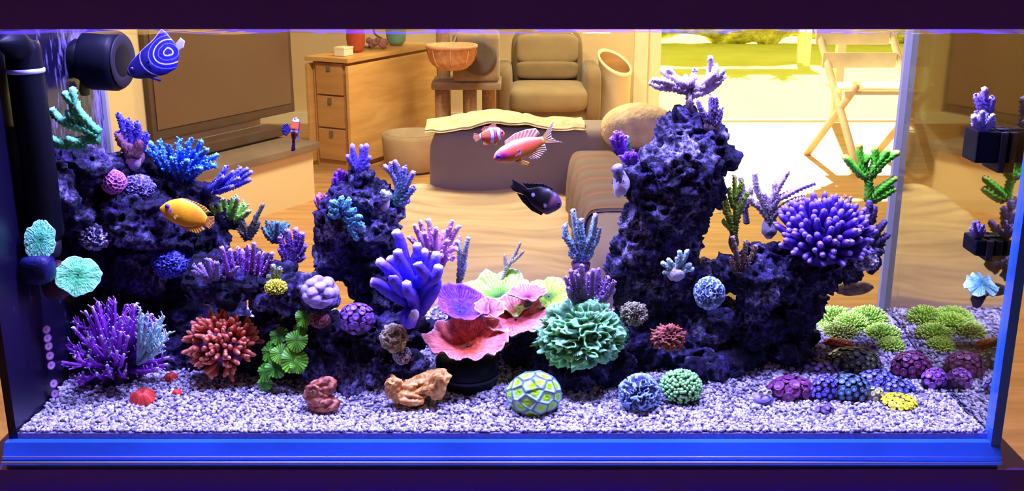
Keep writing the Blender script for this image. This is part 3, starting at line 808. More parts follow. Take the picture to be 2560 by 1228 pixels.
T = (IT[None] + (np.arange(NG) * 12)[:, None, None]).reshape(-1, 3)
shade = 0.22 + 0.88 * rng.random(NG) ** 0.8
gc = np.stack([shade * 0.72, shade * 0.70, shade * 0.80], 1)
dk = rng.random(NG) < 0.05; gc[dk] *= np.array([0.35, 0.3, 0.4])
g = G().add(V, None, T, np.repeat(gc, 12, 0))
tag(gob('grains', g, M_SAND, sb, np.array(sb.location)), kind='stuff')

# ------------------------------------------------------------------ live rock
M_ROCK = mat_rock('live_rock', (0.005, 0.004, 0.012), (0.016, 0.013, 0.055), (0.34, 0.31, 0.62), (0.038, 0.022, 0.13))
M_ROCKP = mat_rock('pale_live_rock', (0.007, 0.006, 0.016), (0.026, 0.022, 0.08), (0.56, 0.53, 0.80), (0.06, 0.045, 0.18))
def rock(name, label, blobs, m, amp=0.009, voxel=0.0034, seed=1, squash=0.85):
    g = G()
    for px, py, y, r in blobs:
        p = P(px, py, y); k = mpp(p) * r
        if p[2] - k < -0.004: p[2] = max(p[2], min(0.0 + k * 0.55, p[2] + k))
        yr = min(k * squash, TY1 - 0.008 - p[1]) if p[1] + k * squash > TY1 - 0.008 else k * squash
        blob(p, (k, max(yr, 0.012), k), g, nu=20, nv=13)
    c = np.mean(np.concatenate(g.v), 0); c[2] = min(v[:, 2].min() for v in g.v)
    me = mesh_from('tmp', g)
    o = bpy.data.objects.new('tmp', me); COL.objects.link(o)
    md = o.modifiers.new('r', 'REMESH'); md.mode = 'VOXEL'; md.voxel_size = voxel
    dg = bpy.context.evaluated_depsgraph_get()
    ev = o.evaluated_get(dg); em = bpy.data.meshes.new_from_object(ev)
    n = len(em.vertices)
    V = np.empty(n * 3, np.float32); em.vertices.foreach_get('co', V); V = V.reshape(-1, 3).astype(float)
    Nn = np.empty(n * 3, np.float32); em.vertices.foreach_get('normal', Nn); Nn = Nn.reshape(-1, 3).astype(float)
    d = amp * (1.2 * fbm(V * 26, 2, seed) + 0.9 * (0.5 - np.abs(fbm(V * 58, 2, seed + 3)) * 1.6) + 0.55 * (0.5 - np.abs(vnoise(V * 120, seed + 5)) * 1.8) + 0.32 * (0.5 - np.abs(vnoise(V * 210, seed + 6)) * 1.8))
    warp = np.stack([fbm(V * 40, 2, seed + 11), fbm(V * 40, 2, seed + 12), fbm(V * 40, 2, seed + 13)], 1) * amp * 0.35
    V = V + Nn * d[:, None] + warp
    V[:, 1] = np.minimum(V[:, 1], TY1 - 0.002)
    V[:, 0] = np.clip(V[:, 0], TX0 + 0.003, TX1 - 0.003)
    V[:, 2] = np.maximum(V[:, 2], -0.006)
    V -= c
    em.vertices.foreach_set('co', V.astype(np.float32).ravel())
    em.polygons.foreach_set('use_smooth', np.ones(len(em.polygons), bool))
    em.update()
    bpy.data.objects.remove(o); bpy.data.meshes.remove(me)
    ro = ob(name, em, m, None, c)
    ro.data.name = name
    return tag(ro, label, 'rock')

rock('reef_rock', 'tall dark rock mass in the left corner below the blue corals', [
    (200, 425, .20, 58), (140, 470, .16, 52), (275, 455, .24, 70), (110, 540, .17, 50), (130, 420, .16, 30), (230, 405, .19, 36), (180, 520, .20, 60), (360, 440, .27, 55), (430, 470, .27, 55), (500, 500, .27, 45), (560, 540, .27, 40),
    (345, 540, .22, 80), (230, 570, .25, 85), (140, 640, .30, 80), (270, 650, .28, 80), (430, 590, .24, 70), (520, 600, .25, 55),
    (160, 780, .34, 80), (300, 780, .34, 90), (430, 720, .31, 80), (440, 830, .33, 70), (250, 880, .33, 70), (380, 900, .33, 60), (560, 800, .33, 60), (90, 700, .30, 60), (110, 860, .33, 70), (190, 700, .27, 60), (350, 660, .25, 70), (230, 790, .30, 80), (430, 900, .32, 60), (500, 770, .30, 55), (130, 890, .22, 56), (220, 890, .215, 62), (300, 885, .215, 64), (390, 880, .21, 60), (455, 890, .20, 50), (480, 840, .225, 50), (470, 800, .25, 50), (180, 800, .28, 60), (110, 780, .27, 50)], M_ROCK, seed=1)
rock('shelf_rock', 'purple rough shelf rock overhanging the red anemone', [
    (510, 700, .19, 42), (570, 712, .17, 45), (640, 725, .155, 46), (710, 735, .15, 44), (770, 742, .15, 40), (815, 745, .15, 26), (560, 660, .21, 40), (630, 665, .22, 45), (700, 690, .2, 35)], M_ROCK, seed=7)
rock('center_rock', 'steep rock tower left of the middle crowned with small blue corals', [
    (895, 455, .2, 32), (870, 500, .2, 55), (930, 500, .2, 48), (975, 530, .21, 32), (850, 560, .2, 60), (930, 580, .2, 66), (845, 640, .2, 60), (925, 660, .2, 70), (970, 620, .2, 40), (900, 705, .21, 40), (960, 730, .2, 60), (1010, 760, .2, 50)], M_ROCKP, seed=13)
rock('base_rock', 'broken low rock under the middle tower behind the green mushrooms', [
    (700, 850, .19, 50), (760, 830, .18, 55), (815, 815, .16, 45), (870, 850, .15, 60), (950, 840, .16, 60), (1020, 830, .19, 45), (720, 920, .17, 45), (790, 910, .15, 52), (870, 930, .14, 55), (950, 920, .145, 50), (1010, 920, .16, 45), (580, 900, .22, 50), (640, 880, .21, 50), (520, 890, .20, 52), (600, 830, .22, 50), (570, 915, .185, 42), (500, 920, .185, 32), (680, 800, .22, 50), (640, 930, .18, 36)], M_ROCK, seed=19)
rock('tower_rock', 'tall overhanging rock tower right of the middle with pale frosted top', [
    (1725, 300, .2, 36), (1700, 345, .2, 58), (1765, 365, .2, 52), (1645, 405, .2, 50), (1715, 430, .18, 88), (1788, 400, .2, 42), (1605, 455, .2, 52), (1700, 520, .2, 85), (1610, 545, .2, 62), (1760, 480, .21, 55),
    (1690, 610, .21, 64), (1600, 625, .2, 62), (1565, 680, .2, 50), (1660, 690, .21, 76), (1610, 760, .22, 74), (1740, 720, .22, 60), (1690, 800, .22, 76), (1780, 800, .22, 80),
    (1620, 860, .2, 72), (1730, 890, .19, 72), (1830, 880, .22, 70), (1560, 850, .2, 50)], M_ROCKP, seed=23)
rock('ledge_rock', 'dark rock ledge jutting right from the tower beneath the purple finger coral', [
    (1820, 690, .22, 52), (1890, 640, .22, 46), (1950, 640, .22, 50), (1900, 710, .19, 66), (1980, 700, .2, 62), (2050, 690, .22, 50), (2115, 665, .22, 42), (2170, 640, .22, 32), (2190, 610, .23, 20), (1990, 770, .22, 60), (1950, 830, .24, 66), (1880, 810, .22, 72), (2040, 760, .24, 36), (2000, 850, .26, 40), (1900, 890, .23, 50)], M_ROCKP, seed=31)
rock('pedestal_rock', 'small rough rock carrying the wavy mint green coral', [
    (1420, 870, .15, 52), (1480, 890, .14, 55), (1390, 920, .14, 42), (1450, 940, .135, 45), (1520, 930, .14, 45), (1555, 900, .16, 40), (1385, 850, .16, 35)], M_ROCK, seed=37)
rock('cobble_rock', 'small lavender rock between the red plate coral and the mint coral', [(1300, 850, .19, 32), (1290, 890, .19, 32), (1320, 905, .19, 28)], M_ROCKP, seed=41, amp=0.005)
rock('rubble_rock', 'low dark rubble behind the stacked plate corals', [
    (1080, 830, .27, 42), (1130, 850, .26, 48), (1190, 850, .26, 46), (1250, 850, .25, 46), (1310, 830, .26, 44), (1365, 820, .25, 42), (1240, 800, .27, 34), (1400, 830, .22, 44), (1150, 800, .27, 36)], M_ROCK, seed=47, amp=0.007)
rock('ledge_shadow_rock', 'added black boulder filling the shadow at the foot of the rock ledge', [  # boulder added to fill the shadow under the ledge with black
    (1870, 900, .20, 46), (1930, 895, .22, 46), (1980, 880, .25, 44), (1820, 910, .18, 42), (1780, 920, .16, 40), (1740, 930, .15, 36), (1960, 915, .20, 38), (2000, 895, .225, 36)], M_ROCK, seed=53, amp=0.007)

# ------------------------------------------------------------------ coral builders
def frame_of(n):
    n = np.asarray(n, float); n /= np.linalg.norm(n)
    u = np.cross([0.0, 1.0, 0.0] if abs(n[1]) < 0.9 else [1.0, 0, 0], n); u /= np.linalg.norm(u)
    return u, np.cross(n, u), n

def tree(name, label, y, limbs, r, cb, ct, knob=0.45, twigs=0, twl=10, twr=None, tipc=None, cat='coral', plug=None, segs=8, dz=0.0, twang=0.9, base=None, cg=0.85, kcol=0.55):
    """branching coral: limbs = photograph-pixel polylines standing at depth y (+ own offset)"""
    b0 = limbs[0][0] if base is None else base
    B = P(b0[0], b0[1], y); k = mpp(B)
    root = thing(name, B, label, cat)
    r0, r1 = r
    twigs = int(twigs * 1.5)
    for lm in limbs:
        n = len(lm)
        pts = [P(q[0], q[1], y + (q[2] if len(q) > 2 else dz * rng.normal() * i / n)) for i, q in enumerate(lm)]
        g = tube(pts, [r0 * k, (r0 * 0.6 + r1 * 0.4) * k, r1 * k], segs, knob, cb, ct, tipc=tipc, cg=cg, kcol=kcol)
        pts = np.asarray(pts); L = np.sum(np.linalg.norm(np.diff(pts, axis=0), axis=1))
        cu = catmull(pts, 24)
        for q in range(twigs):
            s = 0.22 + 0.76 * (q + rng.random()) / twigs
            i = min(int(s * 23), 22); p = cu[i]; tn = cu[i + 1] - cu[i]; tn /= np.linalg.norm(tn) + 1e-9
            sd = rng.normal(size=3); sd[1] = -abs(sd[1]) * 0.6; sd -= tn * np.dot(sd, tn); sd /= np.linalg.norm(sd)
            d = tn * math.cos(twang) + sd * math.sin(twang); d += np.array([0, 0, 0.25]); d /= np.linalg.norm(d)
            l = twl * k * (0.6 + 0.7 * rng.random()) * (1.15 - 0.5 * s)
            rr = (twr or r1 * 0.62) * k
            c_ = lerp(cb, ct, s ** cg)
            tube([p, p + d * l * 0.5, p + d * l + np.array([0, 0, 0.12 * l])], [rr * 1.1, rr * 0.55], max(5, segs - 2), knob * 0.8, c_, lerp(c_, ct, 0.8), g=g, tipc=tipc)
        gob('branch', g, M_CORAL, root, B)
    if plug:
        w, h, pc = plug
        gob('base', blob(B + [0, 0.003, -h * k * 0.2], (w * k, w * k * 0.8, h * k), nu=16, nv=10, C=pc, disp=lambda D: 0.2 * fbm(D * 3, 2, int(abs(B[0] * 999)))), M_CORAL, root, B)
    return root

def bush(name, label, y, base, left, right, top, n, r, cb, ct, knob=0.45, twigs=4, twl=12, tipc=None, bend=0.25, dep=0.35, low=0.15, **kw):
    """bushy coral: n limbs fanning from base to the outline left/right/top (pixels)"""
    limbs = []
    bx, by = base; H = by - top
    for i in range(n):
        f = (i + 0.5) / n * 2 - 1 if n > 1 else 0
        f = np.clip(f + 0.25 * (rng.random() - 0.5), -1, 1)
        a = f * 1.25
        s = 0.72 + 0.28 * rng.random()
        hw = (right - bx) if f > 0 else (bx - left)
        ex = bx + math.sin(a) / math.sin(1.25) * hw * s
        ey = by - H * (math.cos(a * 0.95) * (1 - low) + low) * s
        dd = (rng.random() - 0.65) * dep * (right - left) * 0.0006 * 2
        mx_ = bx + (ex - bx) * (0.5 + bend * 0.4); my_ = by + (ey - by) * (0.5 - bend * 0.3)
        limbs.append([(bx + (ex - bx) * 0.06, by, 0.0), (mx_, my_, dd * 0.6), (ex, ey, dd)])
    return tree(name, label, y, limbs, r, cb, ct, knob, twigs, twl, tipc=tipc, **kw)

def cells_on(D, n, seed):
    """nearest and second nearest of n jittered centres on the sphere"""
    i = np.arange(n) + 0.5
    ph = np.arccos(1 - 2 * i / n); t = math.pi * (1 + 5 ** 0.5) * i
    c = np.stack([np.cos(t) * np.sin(ph), np.sin(t) * np.sin(ph), np.cos(ph)], 1)
    c += np.random.default_rng(seed).normal(size=c.shape) * 0.35 / math.sqrt(n); c /= np.linalg.norm(c, axis=1)[:, None]
    d = np.sort(np.arccos(np.clip(D @ c.T, -1, 1)), 1)
    return d[:, 0], d[:, 1]

def dome(name, label, px, py, y, rx, ry, pat, c1, c2, freq=6, amp=0.12, up=(0, -0.35, 0.94), cat='coral', nu=96, nv=64, seed=1, c3=None, ragged=0.0, ped=True):
    """rounded coral head with ridges ('brain'), walled cells ('cells'), or warts ('warts')"""
    c = P(px, py, y); k = mpp(c)
    u = np.linspace(0, 2 * math.pi, nu, endpoint=False); v = np.linspace(math.pi / 2, -0.9, nv)
    uu, vv = np.meshgrid(u, v)
    D = np.stack([np.cos(vv) * np.cos(uu), np.cos(vv) * np.sin(uu), np.sin(vv)], -1).reshape(-1, 3)
    if pat == 'brain':
        w = D * freq + 0.5 * np.stack([fbm(D * freq * .5, 2, seed + 1), fbm(D * freq * .5, 2, seed + 2), fbm(D * freq * .5, 2, seed + 3)], 1)
        h = 1 - np.clip(np.abs(vnoise(w, seed)) * 3.2, 0, 1); h = smooth(0.1, 0.8, h)
        col = lerp(c1, c2, h)
    elif pat == 'cells':
        a, b = cells_on(D, freq, seed); s = 2.0 / math.sqrt(freq)
        e = (b - a) / s
        h = 1 - smooth(0.0, 0.55, e)
        col = lerp(c2, c1, smooth(0.15, 0.4, e))
        if c3 is not None: col = lerp(col, np.tile(c3, (len(col), 1)) if False else np.asarray(c3), 0) if False else col + (np.asarray(c3) - col) * (1 - smooth(0.42, 0.60, a / s))[:, None]
        h = h - 0.5 * (1 - smooth(0.0, 0.3, a / s))
    else:
        a, b = cells_on(D, freq, seed); s = 2.0 / math.sqrt(freq)
        h = np.sqrt(np.clip(1 - (a / s / 1.05) ** 2, 0, 1))
        col = lerp(c1, c2, h)
    rr = 1 + amp * h + 0.06 * fbm(D * 2.2, 2, seed + 7) + ragged * fbm(D * 5, 2, seed + 9)
    V = D * rr[:, None] * np.array([rx, (rx + ry) / 2, ry]) * k
    f = np.array(frame_of(up)); V = V[:, :1] * np.array([1.0, 0, 0]) + V[:, 1:2] * np.cross(f[2], [1.0, 0, 0]) + V[:, 2:3] * f[2]
    i = np.arange(nv - 1)[:, None] * nu; j = np.arange(nu)[None]; jn = (j + 1) % nu
    Q = np.stack([i + j, i + nu + j, i + nu + jn, i + jn], -1).reshape(-1, 4)
    root = thing(name, c - np.array([0, 0, ry * k * 0.6]), label, cat)
    org = np.array(root.location)
    gob('head', G().add(V + c, Q, C=np.clip(col, 0, 1)), M_CORAL, root, org)
    if ped:
        gob('base', lathe([(rx * k * 0.55, -ry * k * 0.85), (rx * k * 0.8, -ry * k * 0.55), (rx * k * 0.72, -ry * k * 0.3)], 20, c, C=(0.12, 0.1, 0.14)), M_CORAL, root, org)
    return root

def plate(name, label, px, py, y, rx, depth=0.95, cup=0.3, ruf=0.08, nr=9, cols=None, tilt=(0, -0.25, 0.97), seed=1, sector=(0, 6.2832), stalk=30, ridge=40, parent=None, thick=0.0016, lobes=0.12, cat='coral'):
    """ruffled plate or vase coral with radial ridges; returns the thing"""
    c = P(px, py, y); k = mpp(c); R = rx * k
    nu, nv = 150, 34
    th = np.linspace(sector[0], sector[1], nu); s = np.linspace(0.04, 1, nv)
    tt, ss = np.meshgrid(th, s); tt = tt.ravel(); ss = ss.ravel()
    cs = np.stack([np.cos(tt), np.sin(tt), 0 * tt], 1)
    ed = 1 + lobes * vnoise(cs * 1.8 + seed, seed) + lobes * 0.5 * vnoise(cs * 5 + seed, seed + 1)
    rad = R * ss * ed
    z = cup * R * ss ** 1.8 + ruf * R * ss ** 2 * (np.sin(nr * tt + 2 * vnoise(cs * 2, seed)) + 0.6 * vnoise(cs * 6, seed + 4))
    rd = np.abs(np.sin(tt * ridge / 2 + 3 * vnoise(np.stack([cs[:, 0] * 2, cs[:, 1] * 2, ss * 5], 1), seed + 2)))
    nzz = vnoise(np.stack([cs[:, 0] * ss * 14, cs[:, 1] * ss * 14, ss * 0], 1), seed + 6)
    z = z + R * 0.022 * (rd * smooth(0.15, 0.4, ss) + 0.8 * nzz)
    L = np.stack([rad * np.cos(tt), rad * np.sin(tt) * depth, z], 1)
    a, b = np.asarray(cols[0], float), np.asarray(cols[1], float); e = np.asarray(cols[2], float)
    col = lerp(a, b, smooth(0.1, 0.75, ss)) ; col = col * (0.5 + 0.75 * rd * smooth(0.1, 0.3, ss) + 0.25 * nzz + 0.1)[:, None]
    col = col + (e - col) * (0.5 * rd ** 3 * smooth(0.25, 0.8, ss))[:, None]
    col = col + (e - col) * smooth(0.93, 0.98, ss)[:, None]
    U, W, N3 = frame_of(tilt); U = np.array([1.0, 0, 0]) - N3 * N3[0]; U /= np.linalg.norm(U); W = np.cross(N3, U)
    V = c + L[:, :1] * U + L[:, 1:2] * W + L[:, 2:3] * N3
    i = np.arange(nv - 1)[:, None] * nu; j = np.arange(nu - 1)[None]
    Q = np.stack([i + j, i + j + 1, i + nu + j + 1, i + nu + j], -1).reshape(-1, 4)
    g = G().add(V, Q, C=np.clip(col, 0, 1))
    n = len(V)
    g.add(V - N3 * thick, Q[:, ::-1], C=np.clip(e * 0.25 + b * 0.15, 0, 1))
    er = (nv - 1) * nu + np.arange(nu)
    g.q.append(np.stack([er[:-1], er[1:], er[1:] + n, er[:-1] + n], 1))
    if parent is not None:
        return gob('tier', g, M_CORAL, parent, np.array(parent.location))
    root = thing(name, c - np.array([0, 0, stalk * k]), label, cat)
    gob('plate', g, M_CORAL, root, np.array(root.location))
    if stalk:
        gob('stalk', tube([c - N3 * 0.003, c - np.array([0, -0.004, stalk * k])], [0.10 * R + 0.003, 0.16 * R + 0.003], 10, C if False else 0, (0.10, 0.07, 0.12)), M_CORAL, root, np.array(root.location))
    return root

def fingers(name, label, px, py, y, rx, ry, n, flen, fr, cb, ct, up=(0, -0.35, 0.94), cat='coral', span=1.25, tipc=None, core=(0.1, 0.1, 0.15), part='finger', spread=0.8, segs=9, bulb=0.0, jit=0.06):
    """cushion of blunt fingers (or tentacles) radiating from a low dome; finger meshes are shared"""
    c = P(px, py, y); k = mpp(c)
    root = thing(name, c - np.array([0, 0, ry * k * 0.7]), label, cat)
    org = np.array(root.location)
    gob('base', blob(c, (rx * k * 0.72, rx * k * 0.6, ry * k * 0.6), nu=28, nv=16, C=core, disp=lambda D: 0.08 * fbm(D * 4, 2, 3)), M_CORAL, root, org)
    ms = []
    for q in range(4):
        b = 0.25 * (rng.random(2) - 0.5)
        pts = [(0, 0, -0.3), (b[0] * .3, b[1] * .3, 0.4), (b[0], b[1], 1.0)]
        rr = [0.9, 0.95, 0.60] if not bulb else [0.45, 0.5, bulb, bulb * 0.6]
        pts = np.array(pts) * (flen * k)
        me = mesh_from(part, tube(pts, np.array(rr) * fr * k, segs, 0.0, cb, ct, step=flen * k / 9, tipc=tipc)); me.materials.append(M_POLYP)
        ms.append(me)
    i = np.arange(n) + 0.5
    ph = np.arccos(1 - (1 - math.cos(span)) * i / n); t = math.pi * (1 + 5 ** 0.5) * i
    f = frame_of(up)
    for q in range(n):
        j = rng.normal(size=2) * jit
        d = np.array([math.sin(ph[q] + j[0]) * math.cos(t[q] + j[1]), math.sin(ph[q] + j[0]) * math.sin(t[q] + j[1]), math.cos(ph[q] + j[0])])
        dw = d[0] * np.array([1.0, 0, 0]) + d[1] * np.cross(f[2], [1.0, 0, 0]) + d[2] * f[2]
        p = c + dw * np.array([rx * k * 0.66, rx * k * 0.55, ry * k * 0.55])
        dd = dw * spread + np.array([0, 0, 1 - spread]) + rng.normal(size=3) * (jit - 0.06) * 1.6; dd /= np.linalg.norm(dd)
        o = ob(part, ms[q % 4], None, root, p - org)
        o.rotation_mode = 'QUATERNION'
        o.rotation_quaternion = Vector(dd).to_track_quat('Z', 'Y')
        s = 0.75 + (0.4 + 2 * (jit - 0.06)) * rng.random(); o.scale = (0.9 + 0.2 * rng.random(),) * 2 + (s,)
    return root

def polyp_mesh(name, r, c_rim, c_disc, c_mouth, nf=14, hgt=0.8):
    """small button polyp: fringed disc on a short stalk"""
    g = G(); nu = 2 * nf
    th = np.linspace(0, 2 * math.pi, nu, endpoint=False)
    rows = [(0.55, -hgt, c_rim), (0.6, -0.2, c_rim), (1.0, 0.12, c_rim), (0.78, 0.16, c_disc), (0.35, 0.0, c_disc), (0.12, 0.04, c_mouth), (0.02, -0.05, c_mouth)]
    V = []; C = []
    for q, (a, z, c) in enumerate(rows):
        rad = a * np.ones(nu)
        if q == 2: rad = a * (1 + 0.18 * (np.arange(nu) % 2))
        V.append(np.stack([rad * np.cos(th), rad * np.sin(th), z + 0 * th], 1)); C.append(np.tile(c, (nu, 1)))
    i = np.arange(len(rows) - 1)[:, None] * nu; j = np.arange(nu)[None]; jn = (j + 1) % nu
    g.add(np.concatenate(V) * r, np.stack([i + j, i + jn, i + nu + jn, i + nu + j], -1).reshape(-1, 4), C=np.concatenate(C))
    me = mesh_from(name, g); me.materials.append(M_POLYP)
    return me

def zoas(name, label, px, py, y, rx, ry, n, pr, c_rim, c_disc, c_mouth, up=(0, -0.45, 0.9), cat='coral', core=(0.06, 0.04, 0.08), squash=0.7, span=1.3):
    """low mound covered with button polyps"""
    c = P(px, py, y) if y is not None else SP_(px, py); k = mpp(c)
    root = thing(name, c, label, cat); org = np.array(root.location)
    R3 = np.array([rx * k, rx * k * squash, ry * k])
    gob('base', blob(c, R3, nu=28, nv=16, C=core, disp=lambda D: 0.1 * fbm(D * 3, 2, int(px))), M_CORAL, root, org)
    ms = [polyp_mesh('polyp', pr * k, c_rim, c_disc, c_mouth), polyp_mesh('polyp', pr * k * 0.85, np.asarray(c_rim) * 0.8, c_disc, c_mouth)]
    i = np.arange(n) + 0.5
    ph = np.arccos(1 - (1 - math.cos(span)) * i / n); t = math.pi * (1 + 5 ** 0.5) * i
    f = frame_of(up)
    for q in range(n):
        d = np.array([math.sin(ph[q]) * math.cos(t[q]), math.sin(ph[q]) * math.sin(t[q]), math.cos(ph[q])]) + rng.normal(size=3) * 0.05
        dw = d[0] * np.array([1.0, 0, 0]) + d[1] * np.cross(f[2], [1.0, 0, 0]) + d[2] * f[2]; dw /= np.linalg.norm(dw)
        p = c + dw * R3 * 1.06
        if p[2] < 0.004: continue
        o = ob('polyp', ms[q % 2], None, root, p - org)
        nn = dw / R3; nn /= np.linalg.norm(nn)
        o.rotation_mode = 'QUATERNION'; o.rotation_quaternion = Vector(nn).to_track_quat('Z', 'Y')
    return root

def mushroom_mesh(name, r, c1, c2, rays=22, wav=0.12, cup=0.25):
    g = G(); nu = rays * 2; nv = 12
    th = np.linspace(0, 2 * math.pi, nu, endpoint=False)
    V = []; C = []
    for q in range(nv):
        s = 0.03 + 0.97 * q / (nv - 1)
        rid = (np.arange(nu) % 2)
        rad = s * (1 + 0.07 * np.sin(3 * th) + 0.05 * rid * (s > 0.9))
        z = cup * (0.35 - (s - 0.25) ** 2) + wav * s * s * np.sin(5 * th) + 0.05 * rid * s
        V.append(np.stack([rad * np.cos(th), rad * np.sin(th), z], 1)); C.append(lerp(c1, c2, rid * (0.25 + 0.75 * s)))
    i = np.arange(nv - 1)[:, None] * nu; j = np.arange(nu)[None]; jn = (j + 1) % nu
    V = np.concatenate(V) * r; Q = np.stack([i + j, i + jn, i + nu + jn, i + nu + j], -1).reshape(-1, 4)
    g.add(V, Q, C=np.concatenate(C)); g.add(V - [0, 0, 0.06 * r], Q[:, ::-1], C=np.asarray(c1) * 0.5)
    lathe([(0.3 * r, -0.02 * r), (0.22 * r, -0.35 * r), (0.35 * r, -0.6 * r)], 12, g=g, C=np.asarray(c1) * 0.5)
    me = mesh_from(name, g); me.materials.append(M_POLYP)
    return me
def place(o, p, d, org, spin=0.0):
    o.location = np.asarray(p) - np.asarray(org)
    o.rotation_mode = 'QUATERNION'
    o.rotation_quaternion = Vector(d).to_track_quat('Z', 'Y') @ Matrix.Rotation(spin, 3, 'Z').to_quaternion()

# ------------------------------------------------------------------ corals, left part
TEALC, TEALT = (0.05, 0.45, 0.16), (0.25, 1.0, 0.42)
tree('teal_branch_coral', 'thick teal branching coral below the black pump on the left', .15, [
    [(250, 335), (232, 318), (205, 288), (190, 264), (195, 258)],
    [(245, 345), (215, 325), (170, 310), (140, 290), (126, 270)],
    [(190, 312), (186, 280), (184, 250), (182, 216)],
    [(186, 262), (172, 246), (158, 228)],
    [(184, 300), (176, 288), (162, 276)],
    [(250, 350), (215, 350), (180, 352), (168, 340)],
    [(215, 360), (170, 362), (140, 352), (120, 340)],
    [(175, 362), (140, 362), (118, 352)],
    [(222, 318), (210, 312), (214, 306)]], (11, 8.5), TEALC, TEALT, knob=0.4, segs=10, dz=0.006, base=(235, 362), tipc=(0.30, 1.0, 0.5))
tree('violet_acropora', 'upright violet blue tuft coral left of the blue table coral', .25, [
    [(335, 385), (315, 340), (303, 305), (295, 282)], [(335, 380), (328, 340), (325, 318), (318, 296)], [(340, 380), (345, 345), (346, 322), (342, 304)],
    [(330, 375), (312, 362), (300, 345), (294, 332)], [(345, 380), (358, 360), (365, 345), (368, 335)]], (11, 6), (0.12, 0.06, 0.30), (0.10, 0.10, 1.0), twigs=9, twl=14, tipc=(0.35, 0.3, 1.0), plug=(22, 30, (0.32, 0.14, 0.20)))
tree('brown_stub_coral', 'short dark brown stubby coral in front of the violet tuft', .235, [
    [(330, 395), (318, 375), (300, 350), (292, 335)], [(335, 395), (345, 370), (352, 350)], [(330, 395), (328, 375), (322, 358)]], (14, 7), (0.10, 0.04, 0.06), (0.28, 0.10, 0.14), twigs=3, twl=10, plug=(20, 26, (0.5, 0.36, 0.42)))
BL1, BL2 = (0.008, 0.012, 0.14), (0.04, 0.22, 0.95)  # dark base tone carries the shadow among the branches
limbs = []
for ex, ey, dd in ((372, 352, .0), (395, 350, .02), (420, 362, -.03), (448, 347, .02), (478, 345, .0), (506, 350, -.02), (520, 372, -.04), (546, 385, .0), (540, 412, -.03), (505, 420, -.04), (470, 400, -.05), (430, 395, -.05), (395, 385, -.04), (365, 375, -.01), (455, 375, -.02), (500, 385, .02), (410, 375, .03)):
    limbs.append([(445, 478, 0), (445 + (ex - 445) * .55, 440 + (ey - 440) * .45, dd * .5), (ex, ey, dd)])
tree('table_acropora', 'wide deep blue table coral with aqua tips upper left', .27, limbs, (9, 5), BL1, BL2, twigs=16, twl=15, twr=4.2, tipc=(0.25, 0.8, 1.0), twang=1.0)
limbs = []
for ex, ey, dd in ((632, 428, .0), (622, 420, -.02), (605, 417, .01), (585, 428, -.03), (568, 414, .0), (628, 448, -.02), (600, 445, -.04), (560, 440, -.03), (585, 465, -.04), (545, 445, 0)):
    limbs.append([(515, 478, 0), (515 + (ex - 515) * .5, 478 + (ey - 478) * .42 + 5, dd * .5), (ex, ey, dd)])
tree('fan_acropora', 'indigo fan coral pointing right above the green coral', .25, limbs, (9, 5), (0.05, 0.04, 0.25), (0.10, 0.13, 1.0), twigs=10, twl=12, tipc=(0.4, 0.35, 1.0))
bush('green_acropora', 'bright green bushy coral behind the yellow fish', .265, (565, 560), 515, 630, 482, 14, (8, 5), (0.10, 0.30, 0.03), (0.40, 1.0, 0.10), twigs=10, twl=12, tipc=(0.7, 1, 0.35))
tree('olive_twig_coral', 'dark olive twig coral reaching up right of the green coral', .25, [
    [(622, 600), (630, 570), (640, 545), (660, 508)], [(622, 600), (615, 575), (605, 548)], [(626, 590), (640, 570), (648, 552)], [(620, 600), (606, 585), (594, 570)]], (8, 4), (0.04, 0.04, 0.06), (0.20, 0.25, 0.16), twigs=8, twl=12)
bush('slate_acropora', 'slate green tufted coral between the olive twigs and the purple fan', .25, (690, 605), 655, 725, 536, 7, (8, 5), (0.03, 0.05, 0.07), (0.14, 0.34, 0.32), twigs=7, twl=11)
tree('purple_fan_coral', 'round purple fan coral on a dark stem left of the middle rock', .23, [
    [(718, 690), (720, 650), (705, 610), (700, 590)], [(718, 690), (725, 640), (722, 600), (718, 572)], [(718, 690), (730, 640), (740, 600), (738, 568)], [(718, 690), (735, 640), (752, 605), (756, 580)],
    [(718, 690), (738, 650), (755, 630), (764, 610)], [(718, 690), (738, 655), (752, 648), (762, 640)], [(718, 690), (712, 650), (704, 630), (698, 620)]], (9, 6), (0.05, 0.03, 0.08), (0.34, 0.16, 0.75), twigs=11, twl=11, tipc=(0.7, 0.45, 1))
bush('plum_acropora', 'spreading plum coral on the purple shelf rock', .19, (615, 715), 520, 705, 592, 15, (8, 5), (0.08, 0.03, 0.12), (0.42, 0.14, 0.62), twigs=12, twl=14, tipc=(0.75, 0.5, 1.0), bend=0.5, low=0.3)
bush('mauve_acropora', 'low mauve branching coral at the left end of the shelf rock', .165, (540, 705), 462, 600, 640, 10, (8, 5), (0.08, 0.05, 0.14), (0.38, 0.28, 0.62), twigs=9, twl=12, low=0.3)
fingers('yellow_green_ball_coral', 'fuzzy yellow green ball coral on the shelf rock', 690, 720, .135, 33, 28, 150, 8, 3.0, (0.22, 0.22, 0.02), (0.85, 0.90, 0.06), span=1.9, core=(0.12, 0.11, 0.03), part='tentacle', segs=6)
tree('yellow_green_knob_coral', 'small knobby olive coral sprouting above the yellow green ball', .15, [
    [(690, 705), (685, 685), (683, 660)], [(690, 705), (697, 685), (700, 668)], [(690, 705), (676, 695), (668, 690)]], (8, 6), (0.06, 0.07, 0.03), (0.4, 0.5, 0.22), twigs=5, twl=8)
dome('pink_encrusting_coral', 'pink honeycomb coral on the dark left rock', 284, 455, .195, 30, 27, 'cells', (0.25, 0.05, 0.28), (0.95, 0.35, 0.75), freq=110, amp=0.10, up=(0.1, -0.85, 0.5), ped=False)
